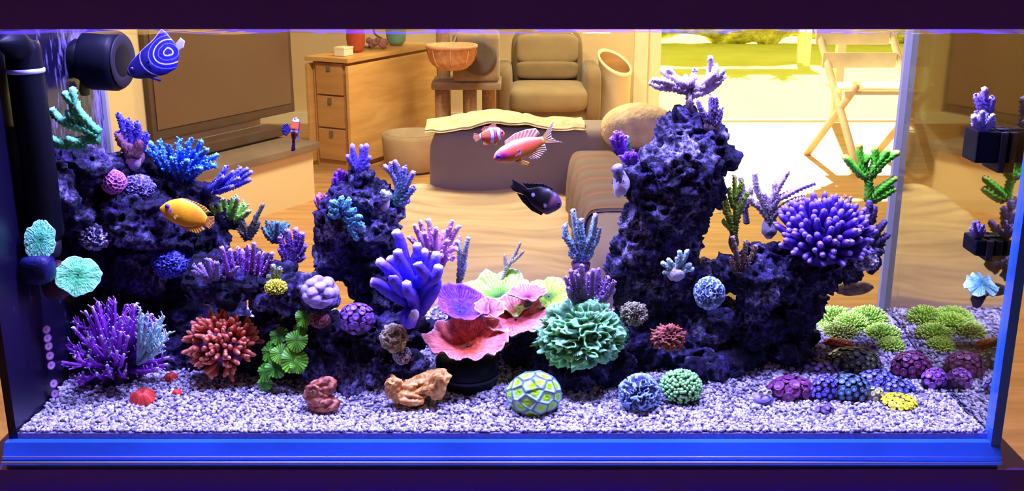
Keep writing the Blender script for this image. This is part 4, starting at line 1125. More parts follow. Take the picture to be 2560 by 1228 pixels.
# plate corals on magnet holders at the left glass
tl = plate('teal_leaf_coral', 'upright teal leaf coral on a blue holder at the left glass', 100, 600, .07, 38, cup=-0.15, depth=1.3, ruf=0.02, nr=3, cols=((0.06, 0.5, 0.22), (0.14, 0.75, 0.36), (0.5, 1.0, 0.8)), tilt=(0.35, -0.9, 0.25), seed=4, stalk=0, ridge=36)
gob('holder', blob(P(95, 672, .07), (0.020, 0.016, 0.019), nu=16, nv=10, power=0.6, C=(0.006, 0.008, 0.08)), M_CORAL, tl, np.array(tl.location))
tl = plate('teal_green_plate_coral', 'tilted teal green plate coral at the left glass below the leaf coral', 195, 688, .09, 52, cup=-0.1, depth=1.0, ruf=0.05, nr=5, cols=((0.05, 0.45, 0.12), (0.14, 0.70, 0.22), (0.4, 1.0, 0.7)), tilt=(0.45, -0.75, 0.45), seed=9, stalk=0, ridge=44)
gob('holder', blob(P(140, 700, .10), (0.018, 0.014, 0.026), nu=16, nv=10, power=0.7, C=(0.06, 0.02, 0.03)), M_CORAL, tl, np.array(tl.location))
# birdsnest
limbs = []
PB1, PB2 = (0.06, 0.01, 0.14), (0.50, 0.10, 0.85)
for q in range(84):
    a = rng.random() * 2 * math.pi; ph = math.acos(1 - 1.55 * rng.random())
    dx = math.sin(ph) * math.cos(a); dyy = math.sin(ph) * math.sin(a); dzz = math.cos(ph)
    ex = 285 + 150 * dx; ey = 900 - 155 * dzz + 25 * dyy
    limbs.append([(285 + 50 * dx, 915 - 50 * dzz, 0.03 * dyy), (285 + 105 * dx, 910 - 112 * dzz - 6, 0.058 * dyy), (ex, ey, 0.08 * dyy)])
bn_ = tree('birdsnest_coral', 'big thorny purple birdsnest coral in the lower left corner', .17, limbs, (7, 3.2), PB1, PB2, knob=0.15, twigs=5, twl=26, twr=2.6, tipc=(0.85, 0.8, 1.0), segs=6, base=(285, 980), twang=0.8)
gob('base', blob(P(285, 930, .17), (0.045, 0.035, 0.05), nu=20, nv=12, C=(0.02, 0.01, 0.03)), M_CORAL, bn_, np.array(bn_.location))
limbs = []
for q in range(16):
    a = 0.0 + 1.5 * rng.random(); s = 0.7 + 0.3 * rng.random(); dd = -0.05 * rng.random()
    limbs.append([(345, 910, dd * .3), (345 + 45 * math.sin(a), 890 - 60 * math.cos(a), dd), (345 + 88 * math.sin(a) * s, 900 - 145 * math.cos(a * .8) * s, dd)])
tree('mint_birdsnest_coral', 'thin pale mint branch coral at the right side of the purple birdsnest', .135, limbs, (5, 2.8), (0.12, 0.22, 0.24), (0.50, 0.85, 0.80), knob=0.12, twigs=6, twl=22, twr=2.4, tipc=(0.85, 1, 1), segs=6)
# anemone
an = fingers('bubble_anemone', 'red brown bubble tip anemone below the shelf rock', 560, 862, .16, 92, 88, 190, 34, 6.6, (0.22, 0.035, 0.02), (0.66, 0.14, 0.06), up=(0.0, -0.86, 0.5), span=1.45, tipc=(0.95, 0.34, 0.18), core=(0.16, 0.05, 0.20), part='tentacle', spread=0.85, bulb=1.0, jit=0.22)
gob('oral_disc', lathe([(0.016, 0.0), (0.014, 0.002), (0.008, 0.001), (0.003, 0.003), (0.002, 0.002)], 28, P(566, 862, .137), (0, -0.86, 0.5), C=[(0.10, 0.03, 0.10), (0.08, 0.03, 0.16), (0.10, 0.05, 0.24), (0.05, 0.02, 0.1), (0.05, 0.02, 0.1)]), M_POLYP, an, np.array(an.location))
# green mushroom colony
gm = [mushroom_mesh('mushroom_cap', 1.0, (0.02, 0.16, 0.005), (0.32, 1.0, 0.05)), mushroom_mesh('mushroom_cap', 1.0, (0.01, 0.10, 0.005), (0.16, 0.75, 0.03), 18, 0.18)]
mc = thing('green_mushroom_coral', P(705, 930, .135), 'cascade of bright green mushroom corals right of the red anemone', 'coral')
mo = np.array(mc.location)
for q, (px, py, r_, y_, d_) in enumerate(((742, 852, 27, .12, (0.1, -0.85, 0.5)), (735, 900, 33, .112, (0.25, -0.9, 0.4)), (702, 885, 26, .118, (-0.1, -0.8, 0.6)), (760, 795, 22, .13, (0.4, -0.8, 0.45)), (752, 820, 18, .132, (-0.2, -0.85, 0.5)),
        (698, 840, 24, .135, (-0.2, -0.7, 0.7)), (675, 880, 25, .13, (-0.4, -0.8, 0.5)), (690, 920, 26, .118, (0.1, -0.85, 0.5)), (665, 930, 24, .12, (-0.4, -0.8, 0.45)), (662, 958, 20, .118, (-0.2, -0.9, 0.3)), (745, 915, 20, .11, (0.5, -0.8, 0.3)), (682, 862, 18, .135, (-0.3, -0.6, 0.7)))):
    p = P(px, py, y_); o = ob('mushroom_cap', gm[0] if q in (0, 1, 2, 3, 10) else gm[1], None, mc)
    place(o, p, d_, mo, q * 1.3); s = r_ * mpp(p); o.scale = (s, s, s)
# red mushrooms on the sand
rm = mushroom_mesh('red_mushroom_coral', 1.0, (0.55, 0.035, 0.02), (0.90, 0.09, 0.04), 16, 0.1, 0.9)
for px, py, r_, lab in ((358, 1000, 28, 'round orange red mushroom coral on the sand below the birdsnest'), (427, 945, 15, 'small dark red mushroom coral behind the round red one'), (442, 982, 11, 'tiny pink red mushroom coral on open sand')):
    p = SP_(px, py + 4); s = r_ * mpp(p); o = ob('red_mushroom_coral', rm, None, None)
    place(o, p + np.array([0, 0, s * 0.55]), (0, -0.35, 0.9), (0, 0, 0), r_); o.scale = (s * 1.08, s * 1.08, s * 1.7); tag(o, lab, 'coral')
# small polyps on the left glass and wall
zm = polyp_mesh('polyp', 0.0055, (0.22, 0.06, 0.18), (0.7, 0.4, 0.75), (0.25, 0.1, 0.3))
zr = thing('wall_polyps', P(100, 860, .09), 'row of small pink ringed polyps on the left glass', 'coral'); zo = np.array(zr.location)
for px, py in ((108, 824), (107, 846), (104, 866), (95, 890), (72, 914), (62, 960), (66, 985)):
    o = ob('polyp', zm, None, zr); p = P(px, py, .10); p[0] = TX0 + 0.006; place(o, p, (0.8, -0.6, 0.1), zo)
dome('blue_crust_coral', 'royal blue crust coral on the dark rock left of the shelf', 425, 655, .215, 40, 28, 'brain', (0.01, 0.01, 0.10), (0.12, 0.14, 0.95), freq=7, amp=0.16, up=(0, -0.8, 0.6), ragged=0.10, nu=90, nv=60, ped=False)
dome('pale_crust_sponge', 'pale lilac chipped crust on the dark left rock face', 235, 590, .185, 36, 26, 'brain', (0.02, 0.02, 0.08), (0.60, 0.56, 0.90), freq=6, amp=0.14, up=(0, -0.85, 0.5), ragged=0.14, nu=90, nv=60, ped=False)
dome('violet_crust_coral', 'violet crust coral on the left rock above the yellow fish', 345, 470, .215, 36, 26, 'brain', (0.03, 0.02, 0.08), (0.30, 0.25, 0.70), freq=7, amp=0.14, up=(0, -0.8, 0.6), ragged=0.12, nu=90, nv=60, ped=False)

# ------------------------------------------------------------------ corals, middle part
tree('blue_finger_coral', 'small royal blue finger coral on top of the middle rock', .2, [
    [(895, 452), (892, 425), (885, 395), (880, 358)], [(895, 452), (898, 420), (905, 390), (903, 360)], [(896, 440), (903, 410), (912, 385), (917, 358)], [(898, 430), (912, 405), (928, 390)], [(892, 425), (880, 405), (866, 386)], [(897, 430), (912, 418), (926, 410)]],
    (11, 6), (0.06, 0.04, 0.28), (0.16, 0.12, 0.95), knob=0.15, tipc=(0.5, 0.35, 1.0), plug=(20, 14, (0.25, 0.2, 0.5)))
bush('violet_tuft_coral', 'violet tuft coral left of the blue finger coral', .205, (850, 485), 826, 872, 420, 7, (7, 5), (0.10, 0.03, 0.3), (0.26, 0.06, 0.70), twigs=6, twl=9)
bush('rose_tuft_coral', 'dusty rose tuft coral on the left shoulder of the middle rock', .195, (812, 530), 784, 826, 474, 7, (8, 5), (0.22, 0.05, 0.14), (0.70, 0.22, 0.42), knob=0.2, twigs=3, twl=9)
tree('green_violet_acropora', 'green coral with violet tips at the right shoulder of the middle rock', .2, [
    [(985, 512), (995, 480), (985, 440), (958, 412)], [(985, 512), (995, 470), (980, 430), (978, 404)], [(990, 500), (1000, 460), (995, 425), (985, 400)], [(990, 500), (1005, 465), (1010, 435), (1012, 416)], [(992, 500), (1012, 470), (1025, 445), (1036, 428)], [(990, 508), (1015, 490), (1030, 475), (1036, 470)], [(985, 512), (1010, 505), (1025, 502)], [(985, 500), (970, 480), (962, 470)]],
    (9, 6), (0.03, 0.20, 0.10), (0.30, 0.28, 0.85), knob=0.35, twigs=7, twl=11, tipc=(0.85, 0.5, 0.95))
tree('aqua_encrusting_acropora', 'aqua frosted coral spilling down the front of the middle rock', .165, [
    [(850, 520), (840, 510), (826, 505)], [(850, 520), (850, 505), (858, 490)], [(855, 525), (870, 510), (872, 496)], [(850, 530), (835, 540), (822, 535)], [(860, 540), (875, 555), (885, 575)], [(870, 550), (890, 545), (905, 540)], [(875, 555), (900, 560), (910, 575)], [(870, 560), (885, 585), (893, 600)], [(850, 525), (838, 525), (824, 522)], [(860, 530), (880, 530), (888, 522)]],
    (9, 6), (0.06, 0.25, 0.45), (0.22, 0.80, 0.85), twigs=9, twl=10, tipc=(0.6, 1, 1))
tree('pale_knob_coral', 'pale stubby coral on a white plug at the top right of the middle rock', .185, [[(960, 505), (962, 488), (955, 475)], [(960, 505), (968, 490), (972, 480)]], (9, 7), (0.25, 0.3, 0.3), (0.7, 0.8, 0.75), twigs=4, twl=7, plug=(14, 24, (0.7, 0.66, 0.72)))
VF1, VF2 = (0.05, 0.03, 0.62), (0.20, 0.10, 1.0)
tree('violet_finger_coral', 'glowing violet finger coral with white tips in the middle', .13, [
    [(1040, 790, .02), (1020, 720), (990, 670), (972, 640)], [(1040, 790, .02), (1010, 730, .0), (975, 680, -.02), (942, 648, -.02)], [(1040, 780, .02), (1030, 700), (1012, 650), (1000, 600), (985, 575)],
    [(1045, 780, .02), (1050, 710), (1055, 660), (1062, 620)], [(1050, 780, .02), (1065, 720), (1080, 670), (1094, 628)], [(1040, 750), (1020, 690, -.02), (1000, 650, -.03), (992, 622, -.03)], [(1050, 760), (1070, 710, -.02), (1090, 690, -.03), (1098, 660, -.03)],
    [(1030, 740), (1000, 720, -.03), (985, 700, -.05), (984, 690, -.05)], [(1030, 760), (980, 735, -.02), (945, 710, -.03), (925, 705, -.03)], [(1040, 770, .0), (1030, 740, -.03), (1020, 730, -.05), (1015, 700, -.05)],
    [(1055, 770), (1080, 735, -.02), (1090, 710, -.02), (1090, 690, -.02)], [(1040, 780), (1015, 790, -.02), (1025, 810, -.03), (1040, 775, -.045)], [(1020, 700), (1040, 650), (1045, 630), (1040, 605)], [(1035, 720), (1060, 690, -.03), (1048, 670, -.04), (1042, 655, -.04)]],
    (17, 11), VF1, VF2, knob=0.08, segs=12, tipc=(0.95, 0.88, 1.0), kcol=0.15, cg=1.5)
limbs = []
for ex, ey, dd in ((1035, 560, .0), (1050, 550, .02), (1072, 545, .0), (1090, 566, -.01), (1110, 575, .02), (1132, 548, .0), (1148, 562, .0), (1020, 590, .0), (1120, 600, -.02), (1145, 620, -.01), (1075, 590, .02), (1135, 650, -.02), (1105, 640, -.03), (1150, 600, .02), (1060, 580, -.01)):
    limbs.append([(1085, 700, 0), (1085 + (ex - 1085) * .6, 640 + (ey - 640) * .4, dd * .6), (ex, ey, dd)])
tree('pink_antler_coral', 'dusty pink antler coral behind the violet finger coral', .19, limbs, (9, 5.5), (0.20, 0.06, 0.22), (0.72, 0.36, 0.62), knob=0.2, twigs=5, twl=16, twr=5, tipc=(1, 0.75, 0.9))
tree('striped_sage_coral', 'thin sage striped coral at the right of the pink antler coral', .2, [[(1148, 712), (1150, 670), (1148, 630), (1142, 600)], [(1150, 690), (1160, 650), (1166, 615), (1172, 592)], [(1150, 700), (1158, 675), (1165, 655)]], (7, 5), (0.16, 0.20, 0.2), (0.55, 0.72, 0.68), twigs=8, twl=10)
tree('white_twig_coral', 'bare white forked twig coral standing behind the green plates', .26, [[(1245, 735), (1252, 705), (1268, 670), (1285, 640), (1302, 605)], [(1266, 675), (1264, 655), (1262, 635)], [(1278, 655), (1296, 640), (1308, 628)]], (6.5, 3.5), (0.72, 0.68, 0.60), (0.42, 0.34, 0.18), knob=0.3, twigs=4, twl=8)
plate('violet_vase_coral', 'violet vase coral at the left of the stacked pink plates', 1150, 780, .165, 70, cup=0.55, ruf=0.06, nr=6, cols=((0.10, 0.03, 0.45), (0.24, 0.06, 0.70), (0.75, 0.3, 0.8)), tilt=(0.15, -0.35, 0.92), seed=14, stalk=40, ridge=50)
gp = plate('green_plate_coral', 'lime green plate coral with pale rim on top of the stacked plates', 1255, 745, .225, 92, cup=0.22, ruf=0.11, nr=7, cols=((0.04, 0.22, 0.01), (0.38, 0.95, 0.04), (0.75, 1.0, 0.40)), tilt=(0.05, -0.3, 0.95), seed=21, stalk=60, ridge=46)
plate('green_plate_coral', 'lime green plate coral at the right end of the stacked plates', 1372, 742, .21, 56, cup=0.25, ruf=0.08, nr=6, cols=((0.10, 0.28, 0.01), (0.52, 0.98, 0.03), (0.8, 1.0, 0.35)), tilt=(-0.15, -0.4, 0.9), seed=25, stalk=60, ridge=40)
plate('rose_plate_coral', 'small rose plate coral curling up between the two green plates', 1320, 742, .19, 48, cup=0.30, ruf=0.08, nr=5, cols=((0.30, 0.06, 0.12), (0.62, 0.20, 0.28), (1.0, 0.55, 0.65)), tilt=(0.0, -0.1, 1.0), seed=29, stalk=40)
rp = plate('coral_red_plate', 'wide salmon red plate coral below the green plates', 1290, 800, .17, 88, cup=0.18, ruf=0.07, nr=8, cols=((0.40, 0.04, 0.03), (1.0, 0.22, 0.16), (1.0, 0.62, 0.62)), tilt=(-0.05, -0.25, 0.97), seed=33, stalk=50, ridge=60)
plate('', '', 1222, 778, .155, 38, cup=0.35, ruf=0.06, nr=5, cols=((0.25, 0.03, 0.05), (0.85, 0.25, 0.28), (1.0, 0.65, 0.85)), tilt=(0.1, -0.35, 0.93), seed=35, parent=rp, ridge=36)
lp = plate('red_cup_coral', 'deep red ruffled cup coral with pink rim on the black pot', 1168, 868, .125, 104, cup=0.30, ruf=0.06, nr=11, cols=((0.55, 0.07, 0.01), (1.0, 0.20, 0.10), (1.0, 0.52, 0.62)), tilt=(0.0, -0.3, 0.95), seed=41, stalk=0, ridge=64, depth=0.85)
pc_ = P(1168, 905, .135); pk = mpp(pc_)
pot = thing('black_frag_pot', np.array([pc_[0], pc_[1], 0.004]), 'black plastic pot holding up the red cup coral', 'pot')
gob('pot_wall', lathe([(66 * pk, 0.0), (74 * pk, 0.004), (80 * pk, 0.040), (70 * pk, 0.046), (20 * pk, 0.052)], 32), M_BLACK, pot)
gob('pot_ring', lathe([(80 * pk, 0.018), (81.5 * pk, 0.020), (80 * pk, 0.022)], 32, cap=False), M_BLACKM, pot)
# sandbed pieces in front
def lobed(name, label, px, py, rx, ry, parts, c1, c2, cat='coral'):
    p = SP_(px, py + ry); k = mpp(p)
    root = thing(name, p, label, cat); org = np.array(root.location)
    for q, (dx, dz_, a, b, rot) in enumerate(parts):
        nu, nv = 48, 30
        g0 = blob((0, 0, 0), (a * k, a * k * 0.65, b * k), nu=nu, nv=nv, disp=lambda D: 0.20 * fbm(D * 1.8, 2, q + int(px)) + 0.05 * fbm(D * 9, 2, q) - 0.25 * np.exp(-((D[:, 1] + 0.75) ** 2 + (D[:, 2] - .35) ** 2) / 0.09))
        V = g0.v[0]; ca, sa = math.cos(rot), math.sin(rot)
        V = np.stack([V[:, 0] * ca - V[:, 2] * sa, V[:, 1], V[:, 0] * sa + V[:, 2] * ca], 1)
        fr_ = fbm(V * 260, 2, q); col = lerp(c1, c2, smooth(-0.6, 0.7, fr_))
        g0.v[0] = V + p + [dx * k, -0.004 * q, dz_ * k]; g0.c[0] = col
        gob('lobe', g0, M_CORAL, root, org)
    return root
lobed('brown_trachy_coral', 'folded brown pink coral lying on the sand left of the tan one', 806, 982, 40, 40, [(0, 58, 36, 24, 0.3), (-6, 36, 38, 22, -0.2), (8, 18, 40, 20, 0.15), (-18, 62, 18, 16, 0.0)], (0.20, 0.05, 0.03), (0.70, 0.26, 0.12))
lobed('tan_folded_coral', 'tan orange folded coral leaning on the sand before the middle rock', 1042, 965, 76, 40, [(30, 50, 58, 26, 0.35), (-10, 38, 44, 26, 0.1), (-52, 40, 24, 34, 0.15), (52, 50, 26, 34, -0.3), (-10, 24, 34, 18, -0.1), (-58, 66, 16, 14, 0.5)], (0.48, 0.20, 0.03), (1.0, 0.58, 0.14))
dome('shell_sponge', 'cream ribbed shell like sponge on the base rock', 985, 845, .115, 30, 34, 'brain', (0.24, 0.19, 0.08), (0.95, 0.85, 0.55), freq=3.5, amp=0.16, up=(0.0, -0.85, 0.5), ragged=0.12, ped=False)
dome('white_bracket_sponge', 'white ruffled bracket below the shell sponge', 1005, 888, .115, 18, 26, 'brain', (0.15, 0.13, 0.16), (0.70, 0.66, 0.72), freq=4, amp=0.2, up=(0.3, -0.9, 0.3), ragged=0.15, ped=False)
zoas('purple_button_polyps', 'cluster of purple button polyps on the base rock left of the shell sponge', 893, 800, .13, 44, 40, 34, 8.5, (0.12, 0.05, 0.35), (0.30, 0.12, 0.62), (0.6, 0.4, 0.9), up=(0, -0.8, 0.6))
dome('lavender_knob_coral', 'smooth lavender knobby coral at the right end of the shelf rock', 800, 730, .128, 38, 30, 'warts', (0.16, 0.12, 0.32), (0.52, 0.44, 0.85), freq=26, amp=0.30, up=(0.0, -0.5, 0.85), nu=64, nv=48, ped=False)
dome('maroon_crust', 'maroon encrusting patch on the base rock beside the mushrooms', 800, 800, .122, 24, 14, 'brain', (0.10, 0.02, 0.03), (0.40, 0.12, 0.12), freq=4, amp=0.1, up=(0, -0.8, 0.6), ped=False)
# mint encrusting coral
dome('mint_scroll_coral', 'big wavy mint green scroll coral on the small rock', 1452, 836, .13, 96, 60, 'brain', (0.02, 0.12, 0.03), (0.38, 1.0, 0.40), freq=7.5, amp=0.17, up=(0.02, -0.62, 0.78), seed=5, nu=220, nv=130, ragged=0.20)
dome('green_star_dome', 'domed green coral with glowing cell centres on the front sand', 1337, 984, .062, 66, 52, 'cells', (0.55, 0.90, 0.42), (0.12, 0.24, 0.24), freq=46, amp=0.07, up=(0, -0.25, 0.97), c3=(0.42, 1.0, 0.0), seed=3, nu=160, nv=100)
dome('blue_brain_coral', 'round blue brain coral with ridges on the front sand', 1599, 984, .067, 46, 43, 'brain', (0.02, 0.03, 0.10), (0.42, 0.66, 0.92), freq=6.0, amp=0.16, up=(0, -0.6, 0.8), seed=8, nu=150, nv=100)
fingers('green_goniopora', 'bushy moss green flower coral right of the blue brain coral', 1702, 968, .085, 66, 62, 230, 12, 5.2, (0.03, 0.14, 0.03), (0.25, 0.75, 0.14), span=1.75, core=(0.02, 0.06, 0.03), part='polyp', segs=7, tipc=(0.45, 0.95, 0.35), up=(0, -0.5, 0.86), bulb=1.0)
# ------------------------------------------------------------------ corals, right part
PK1, PK2 = (0.30, 0.20, 0.42), (1.0, 0.80, 0.90)
tree('pale_crown_acropora', 'pale pink crown coral on the very top of the tower rock', .2, [
    [(1724, 280), (1724, 250), (1722, 225), (1720, 215)], [(1722, 232), (1690, 215), (1660, 205), (1628, 200)], [(1722, 230), (1695, 205), (1670, 188), (1652, 172)], [(1722, 230), (1690, 222), (1650, 218), (1622, 205)], [(1722, 225), (1705, 205), (1690, 195), (1665, 168)],
    [(1724, 228), (1755, 215), (1780, 190), (1792, 160)], [(1726, 228), (1760, 210), (1775, 180), (1776, 138)], [(1726, 230), (1770, 212), (1798, 190), (1808, 170)], [(1724, 222), (1730, 200), (1736, 185), (1738, 170)], [(1726, 232), (1770, 225), (1795, 205), (1812, 188)], [(1722, 226), (1716, 205), (1712, 190)], [(1725, 235), (1745, 235), (1765, 232)]],
    (10, 6.5), (0.10, 0.06, 0.16), PK2, twigs=15, twl=10, twr=3.4, tipc=(1, 0.9, 1), cg=0.45, dz=0.012, plug=(22, 26, (0.10, 0.07, 0.14)))
tree('mauve_spur_acropora', 'small mauve spur coral on the right shoulder of the tower top', .185, [
    [(1775, 318), (1762, 290), (1750, 268), (1744, 248)], [(1777, 318), (1778, 285), (1778, 260), (1776, 236)], [(1778, 310), (1785, 280), (1790, 255), (1788, 240)], [(1780, 312), (1795, 290), (1804, 268)], [(1780, 316), (1796, 300), (1804, 282)]],
    (9, 5), (0.08, 0.05, 0.12), (0.42, 0.32, 0.72), twigs=8, twl=9, tipc=(0.8, 0.65, 1), plug=(22, 18, (0.12, 0.07, 0.08)))
bush('violet_brush_coral', 'bright violet brush coral on the upper left edge of the tower', .19, (1552, 382), 1524, 1566, 316, 8, (10, 6), (0.10, 0.04, 0.24), (0.36, 0.10, 0.80), twigs=7, twl=10, tipc=(0.6, 0.3, 1))
bush('violet_clump_coral', 'low violet clump coral under the violet brush', .175, (1578, 408), 1552, 1596, 370, 8, (9, 6), (0.08, 0.03, 0.26), (0.24, 0.08, 0.80), twigs=6, twl=9)
tree('green_spike_coral', 'single green spike coral beside the violet brush', .2, [[(1572, 378), (1569, 360), (1568, 338)]], (8, 4), (0.03, 0.14, 0.05), (0.30, 0.75, 0.30), twigs=5, twl=6)
tree('grey_club_coral', 'grey club shaped coral on a white plug at the left side of the tower', .165, [[(1552, 455), (1545, 430), (1538, 412)]], (11, 16), (0.06, 0.05, 0.10), (0.30, 0.26, 0.45), knob=0.3, segs=12, plug=(20, 34, (0.62, 0.58, 0.72)))
IB1, IB2 = (0.08, 0.14, 0.32), (0.45, 0.85, 1.0)
tree('ice_blue_acropora', 'ice blue branching coral standing left of the tower', .17, [
    [(1452, 660), (1452, 620), (1440, 580), (1432, 522)], [(1452, 660), (1462, 620), (1480, 585), (1490, 532)], [(1450, 650), (1430, 610), (1415, 590), (1412, 560)], [(1450, 640), (1425, 610), (1408, 585)], [(1455, 650), (1458, 610), (1454, 580), (1452, 545)], [(1455, 650), (1478, 620), (1490, 600), (1498, 570)], [(1450, 655), (1435, 640), (1422, 628)], [(1456, 655), (1472, 640), (1480, 625)]],
    (9, 6), IB1, IB2, twigs=13, twl=12, twr=4, tipc=(0.6, 0.55, 1.0), plug=(24, 22, (0.16, 0.08, 0.16)))
bush('grape_acropora', 'dark grape branching coral at the foot of the tower', .165, (1470, 770), 1390, 1545, 655, 14, (9, 5), (0.06, 0.03, 0.09), (0.34, 0.18, 0.48), twigs=12, twl=15, tipc=(0.6, 0.42, 0.8), bend=0.4)
tree('periwinkle_twig_coral', 'periwinkle twig coral low between the green plate and the mint coral', .155, [[(1450, 790), (1440, 765), (1430, 740), (1420, 728)], [(1450, 790), (1455, 765), (1458, 745)], [(1450, 785), (1465, 770), (1474, 760)], [(1448, 780), (1430, 765), (1418, 755)]], (6, 4), (0.10, 0.08, 0.26), (0.42, 0.38, 0.95), twigs=8, twl=10)
tree('mint_knob_coral', 'small mint knob coral on a white plug on the tower front', .135, [
    [(1690, 680), (1672, 668), (1652, 655)], [(1690, 680), (1680, 662), (1668, 645)], [(1692, 680), (1695, 660), (1692, 645)], [(1694, 680), (1712, 668), (1730, 660)], [(1692, 675), (1700, 645), (1698, 625)], [(1694, 670), (1712, 645), (1718, 625)], [(1690, 682), (1675, 680), (1660, 682)], [(1695, 682), (1715, 676), (1735, 672)]],
    (7, 6), (0.06, 0.14, 0.12), (0.46, 0.78, 0.72), knob=0.15, twigs=3, twl=9, twr=5.5, tipc=(0.85, 1, 1), plug=(24, 22, (0.55, 0.5, 0.6)))
dome('blue_dome_coral', 'blue grey ridged dome coral on the right front of the tower', 1772, 733, .125, 36, 40, 'brain', (0.04, 0.07, 0.14), (0.40, 0.62, 0.85), freq=6.5, amp=0.10, up=(0.0, -0.75, 0.66), seed=12, nu=130, nv=90)
dome('olive_acan_coral', 'olive yellow fuzzy coral on the tower left of the red one', 1585, 785, .135, 30, 26, 'brain', (0.06, 0.06, 0.04), (0.46, 0.46, 0.22), freq=7, amp=0.14, up=(0, -0.7, 0.7), seed=15, ragged=0.2, nu=110, nv=70)
lobed_red = dome('rust_sun_coral', 'rust red coral patch low on the tower front', 1670, 845, .118, 34, 22, 'brain', (0.10, 0.02, 0.02), (0.62, 0.18, 0.10), freq=6, amp=0.2, up=(0.3, -0.8, 0.5), seed=17, ragged=0.35, nu=110, nv=70, ped=False)
tree('lime_acropora', 'lime green upright coral right of the tower', .22, [
    [(1835, 600), (1828, 560), (1818, 520), (1808, 480)], [(1835, 600), (1840, 550), (1838, 500), (1836, 435)], [(1832, 560), (1815, 530), (1800, 505)], [(1838, 560), (1850, 520), (1862, 495), (1870, 480)], [(1835, 520), (1826, 490), (1822, 470)], [(1838, 500), (1850, 475), (1856, 455)], [(1835, 580), (1820, 565), (1806, 552)]],
    (8, 5), (0.10, 0.13, 0.03), (0.52, 0.98, 0.06), twigs=12, twl=11, twr=3.6, tipc=(0.85, 1.0, 0.25), plug=(12, 26, (0.12, 0.09, 0.08)))
tree('umber_branch_coral', 'umber branching coral below the lime coral', .19, [[(1850, 695), (1845, 655), (1838, 620), (1830, 590)], [(1850, 695), (1858, 660), (1862, 630), (1866, 600)], [(1852, 690), (1870, 660), (1884, 632), (1890, 612)], [(1850, 690), (1835, 665), (1826, 645)], [(1852, 690), (1872, 675), (1886, 665)]], (8, 5), (0.08, 0.05, 0.05), (0.42, 0.30, 0.20), twigs=10, twl=12, tipc=(0.75, 0.6, 0.45))
tree('lilac_acropora', 'pastel lilac grey branching coral behind the finger coral', .25, [
    [(1925, 565), (1925, 530), (1935, 505), (1965, 488), (2005, 468), (2038, 456)], [(1922, 560), (1915, 520), (1900, 490), (1890, 462), (1886, 428)], [(1925, 540), (1930, 500), (1945, 470), (1960, 445), (1970, 428)], [(1925, 530), (1940, 500), (1938, 480), (1935, 452)], [(1925, 545), (1955, 520), (1990, 500), (2015, 495)], [(1920, 545), (1900, 520), (1880, 505), (1872, 490)], [(1924, 530), (1915, 500), (1908, 480)]],
    (9, 6.5), (0.22, 0.24, 0.22), (0.85, 0.66, 0.72), twigs=12, twl=9, twr=4, tipc=(0.95, 0.72, 0.9), plug=(20, 30, (0.5, 0.46, 0.55)))
tree('violet_bottlebrush_coral', 'violet bottlebrush coral left of the pastel lilac coral', .265, [[(1868, 560), (1862, 520), (1858, 480), (1850, 440)], [(1864, 520), (1874, 490), (1878, 470)], [(1862, 530), (1850, 500), (1846, 485)]], (7, 6), (0.14, 0.12, 0.20), (0.46, 0.36, 0.66), twigs=10, twl=9)
fingers('purple_finger_leather', 'large round cushion of purple blunt fingers on the rock ledge', 2056, 600, .205, 118, 108, 150, 56, 10.0, (0.02, 0.008, 0.12), (0.12, 0.04, 0.46), span=1.55, tipc=(0.42, 0.30, 0.90), core=(0.03, 0.015, 0.12), up=(0.02, -0.55, 0.83), spread=0.66, segs=10)
tree('neon_green_acropora', 'neon green thick branched coral at the right end of the reef', .235, [
    [(2172, 505), (2172, 470), (2170, 445), (2160, 420), (2150, 385), (2148, 358)], [(2168, 445), (2150, 432), (2130, 412), (2108, 388)], [(2172, 445), (2185, 415), (2188, 390), (2186, 365)], [(2176, 440), (2195, 420), (2215, 400), (2250, 378)], [(2175, 430), (2200, 400), (2222, 372)], [(2172, 500), (2190, 480), (2215, 462), (2244, 442)], [(2176, 500), (2200, 492), (2225, 478), (2238, 470)], [(2158, 410), (2166, 396), (2174, 388)]],
    (11, 7.5), (0.10, 0.12, 0.02), (0.14, 0.95, 0.03), knob=0.35, twigs=5, twl=9, twr=4.5, tipc=(0.75, 1.0, 0.08), cg=0.35, segs=10, base=(2172, 510))
tree('amber_stub_coral', 'thin amber forked coral peeking over the purple fingers', .26, [[(2118, 525), (2122, 505), (2128, 490)], [(2118, 525), (2108, 508), (2100, 492)], [(2120, 520), (2116, 500), (2112, 488)]], (6, 4), (0.20, 0.12, 0.06), (0.62, 0.40, 0.16), twigs=4, twl=7)
tree('black_stalk_coral', 'dark knobby stalk coral under the neon green coral', .225, [[(2168, 620), (2170, 570), (2172, 530), (2174, 500)], [(2170, 600), (2195, 575), (2215, 550)], [(2170, 580), (2156, 555), (2150, 530)], [(2172, 560), (2182, 535), (2186, 515)], [(2172, 610), (2200, 600), (2224, 585)]], (12, 7), (0.03, 0.02, 0.05), (0.12, 0.09, 0.22), twigs=9, twl=10)
dome('tan_ledge_sponge', 'tan blunt sponge hanging under the right end of the rock ledge', 2135, 722, .25, 36, 28, 'warts', (0.26, 0.18, 0.07), (0.55, 0.42, 0.22), freq=40, amp=0.06, up=(0.7, -0.3, 0.3), ped=False)
dome('pale_rock_plug', 'white chipped plug at the right end of the rock ledge', 2165, 652, .195, 26, 20, 'brain', (0.25, 0.2, 0.3), (0.78, 0.74, 0.8), freq=2.5, amp=0.1, ragged=0.25, ped=False)
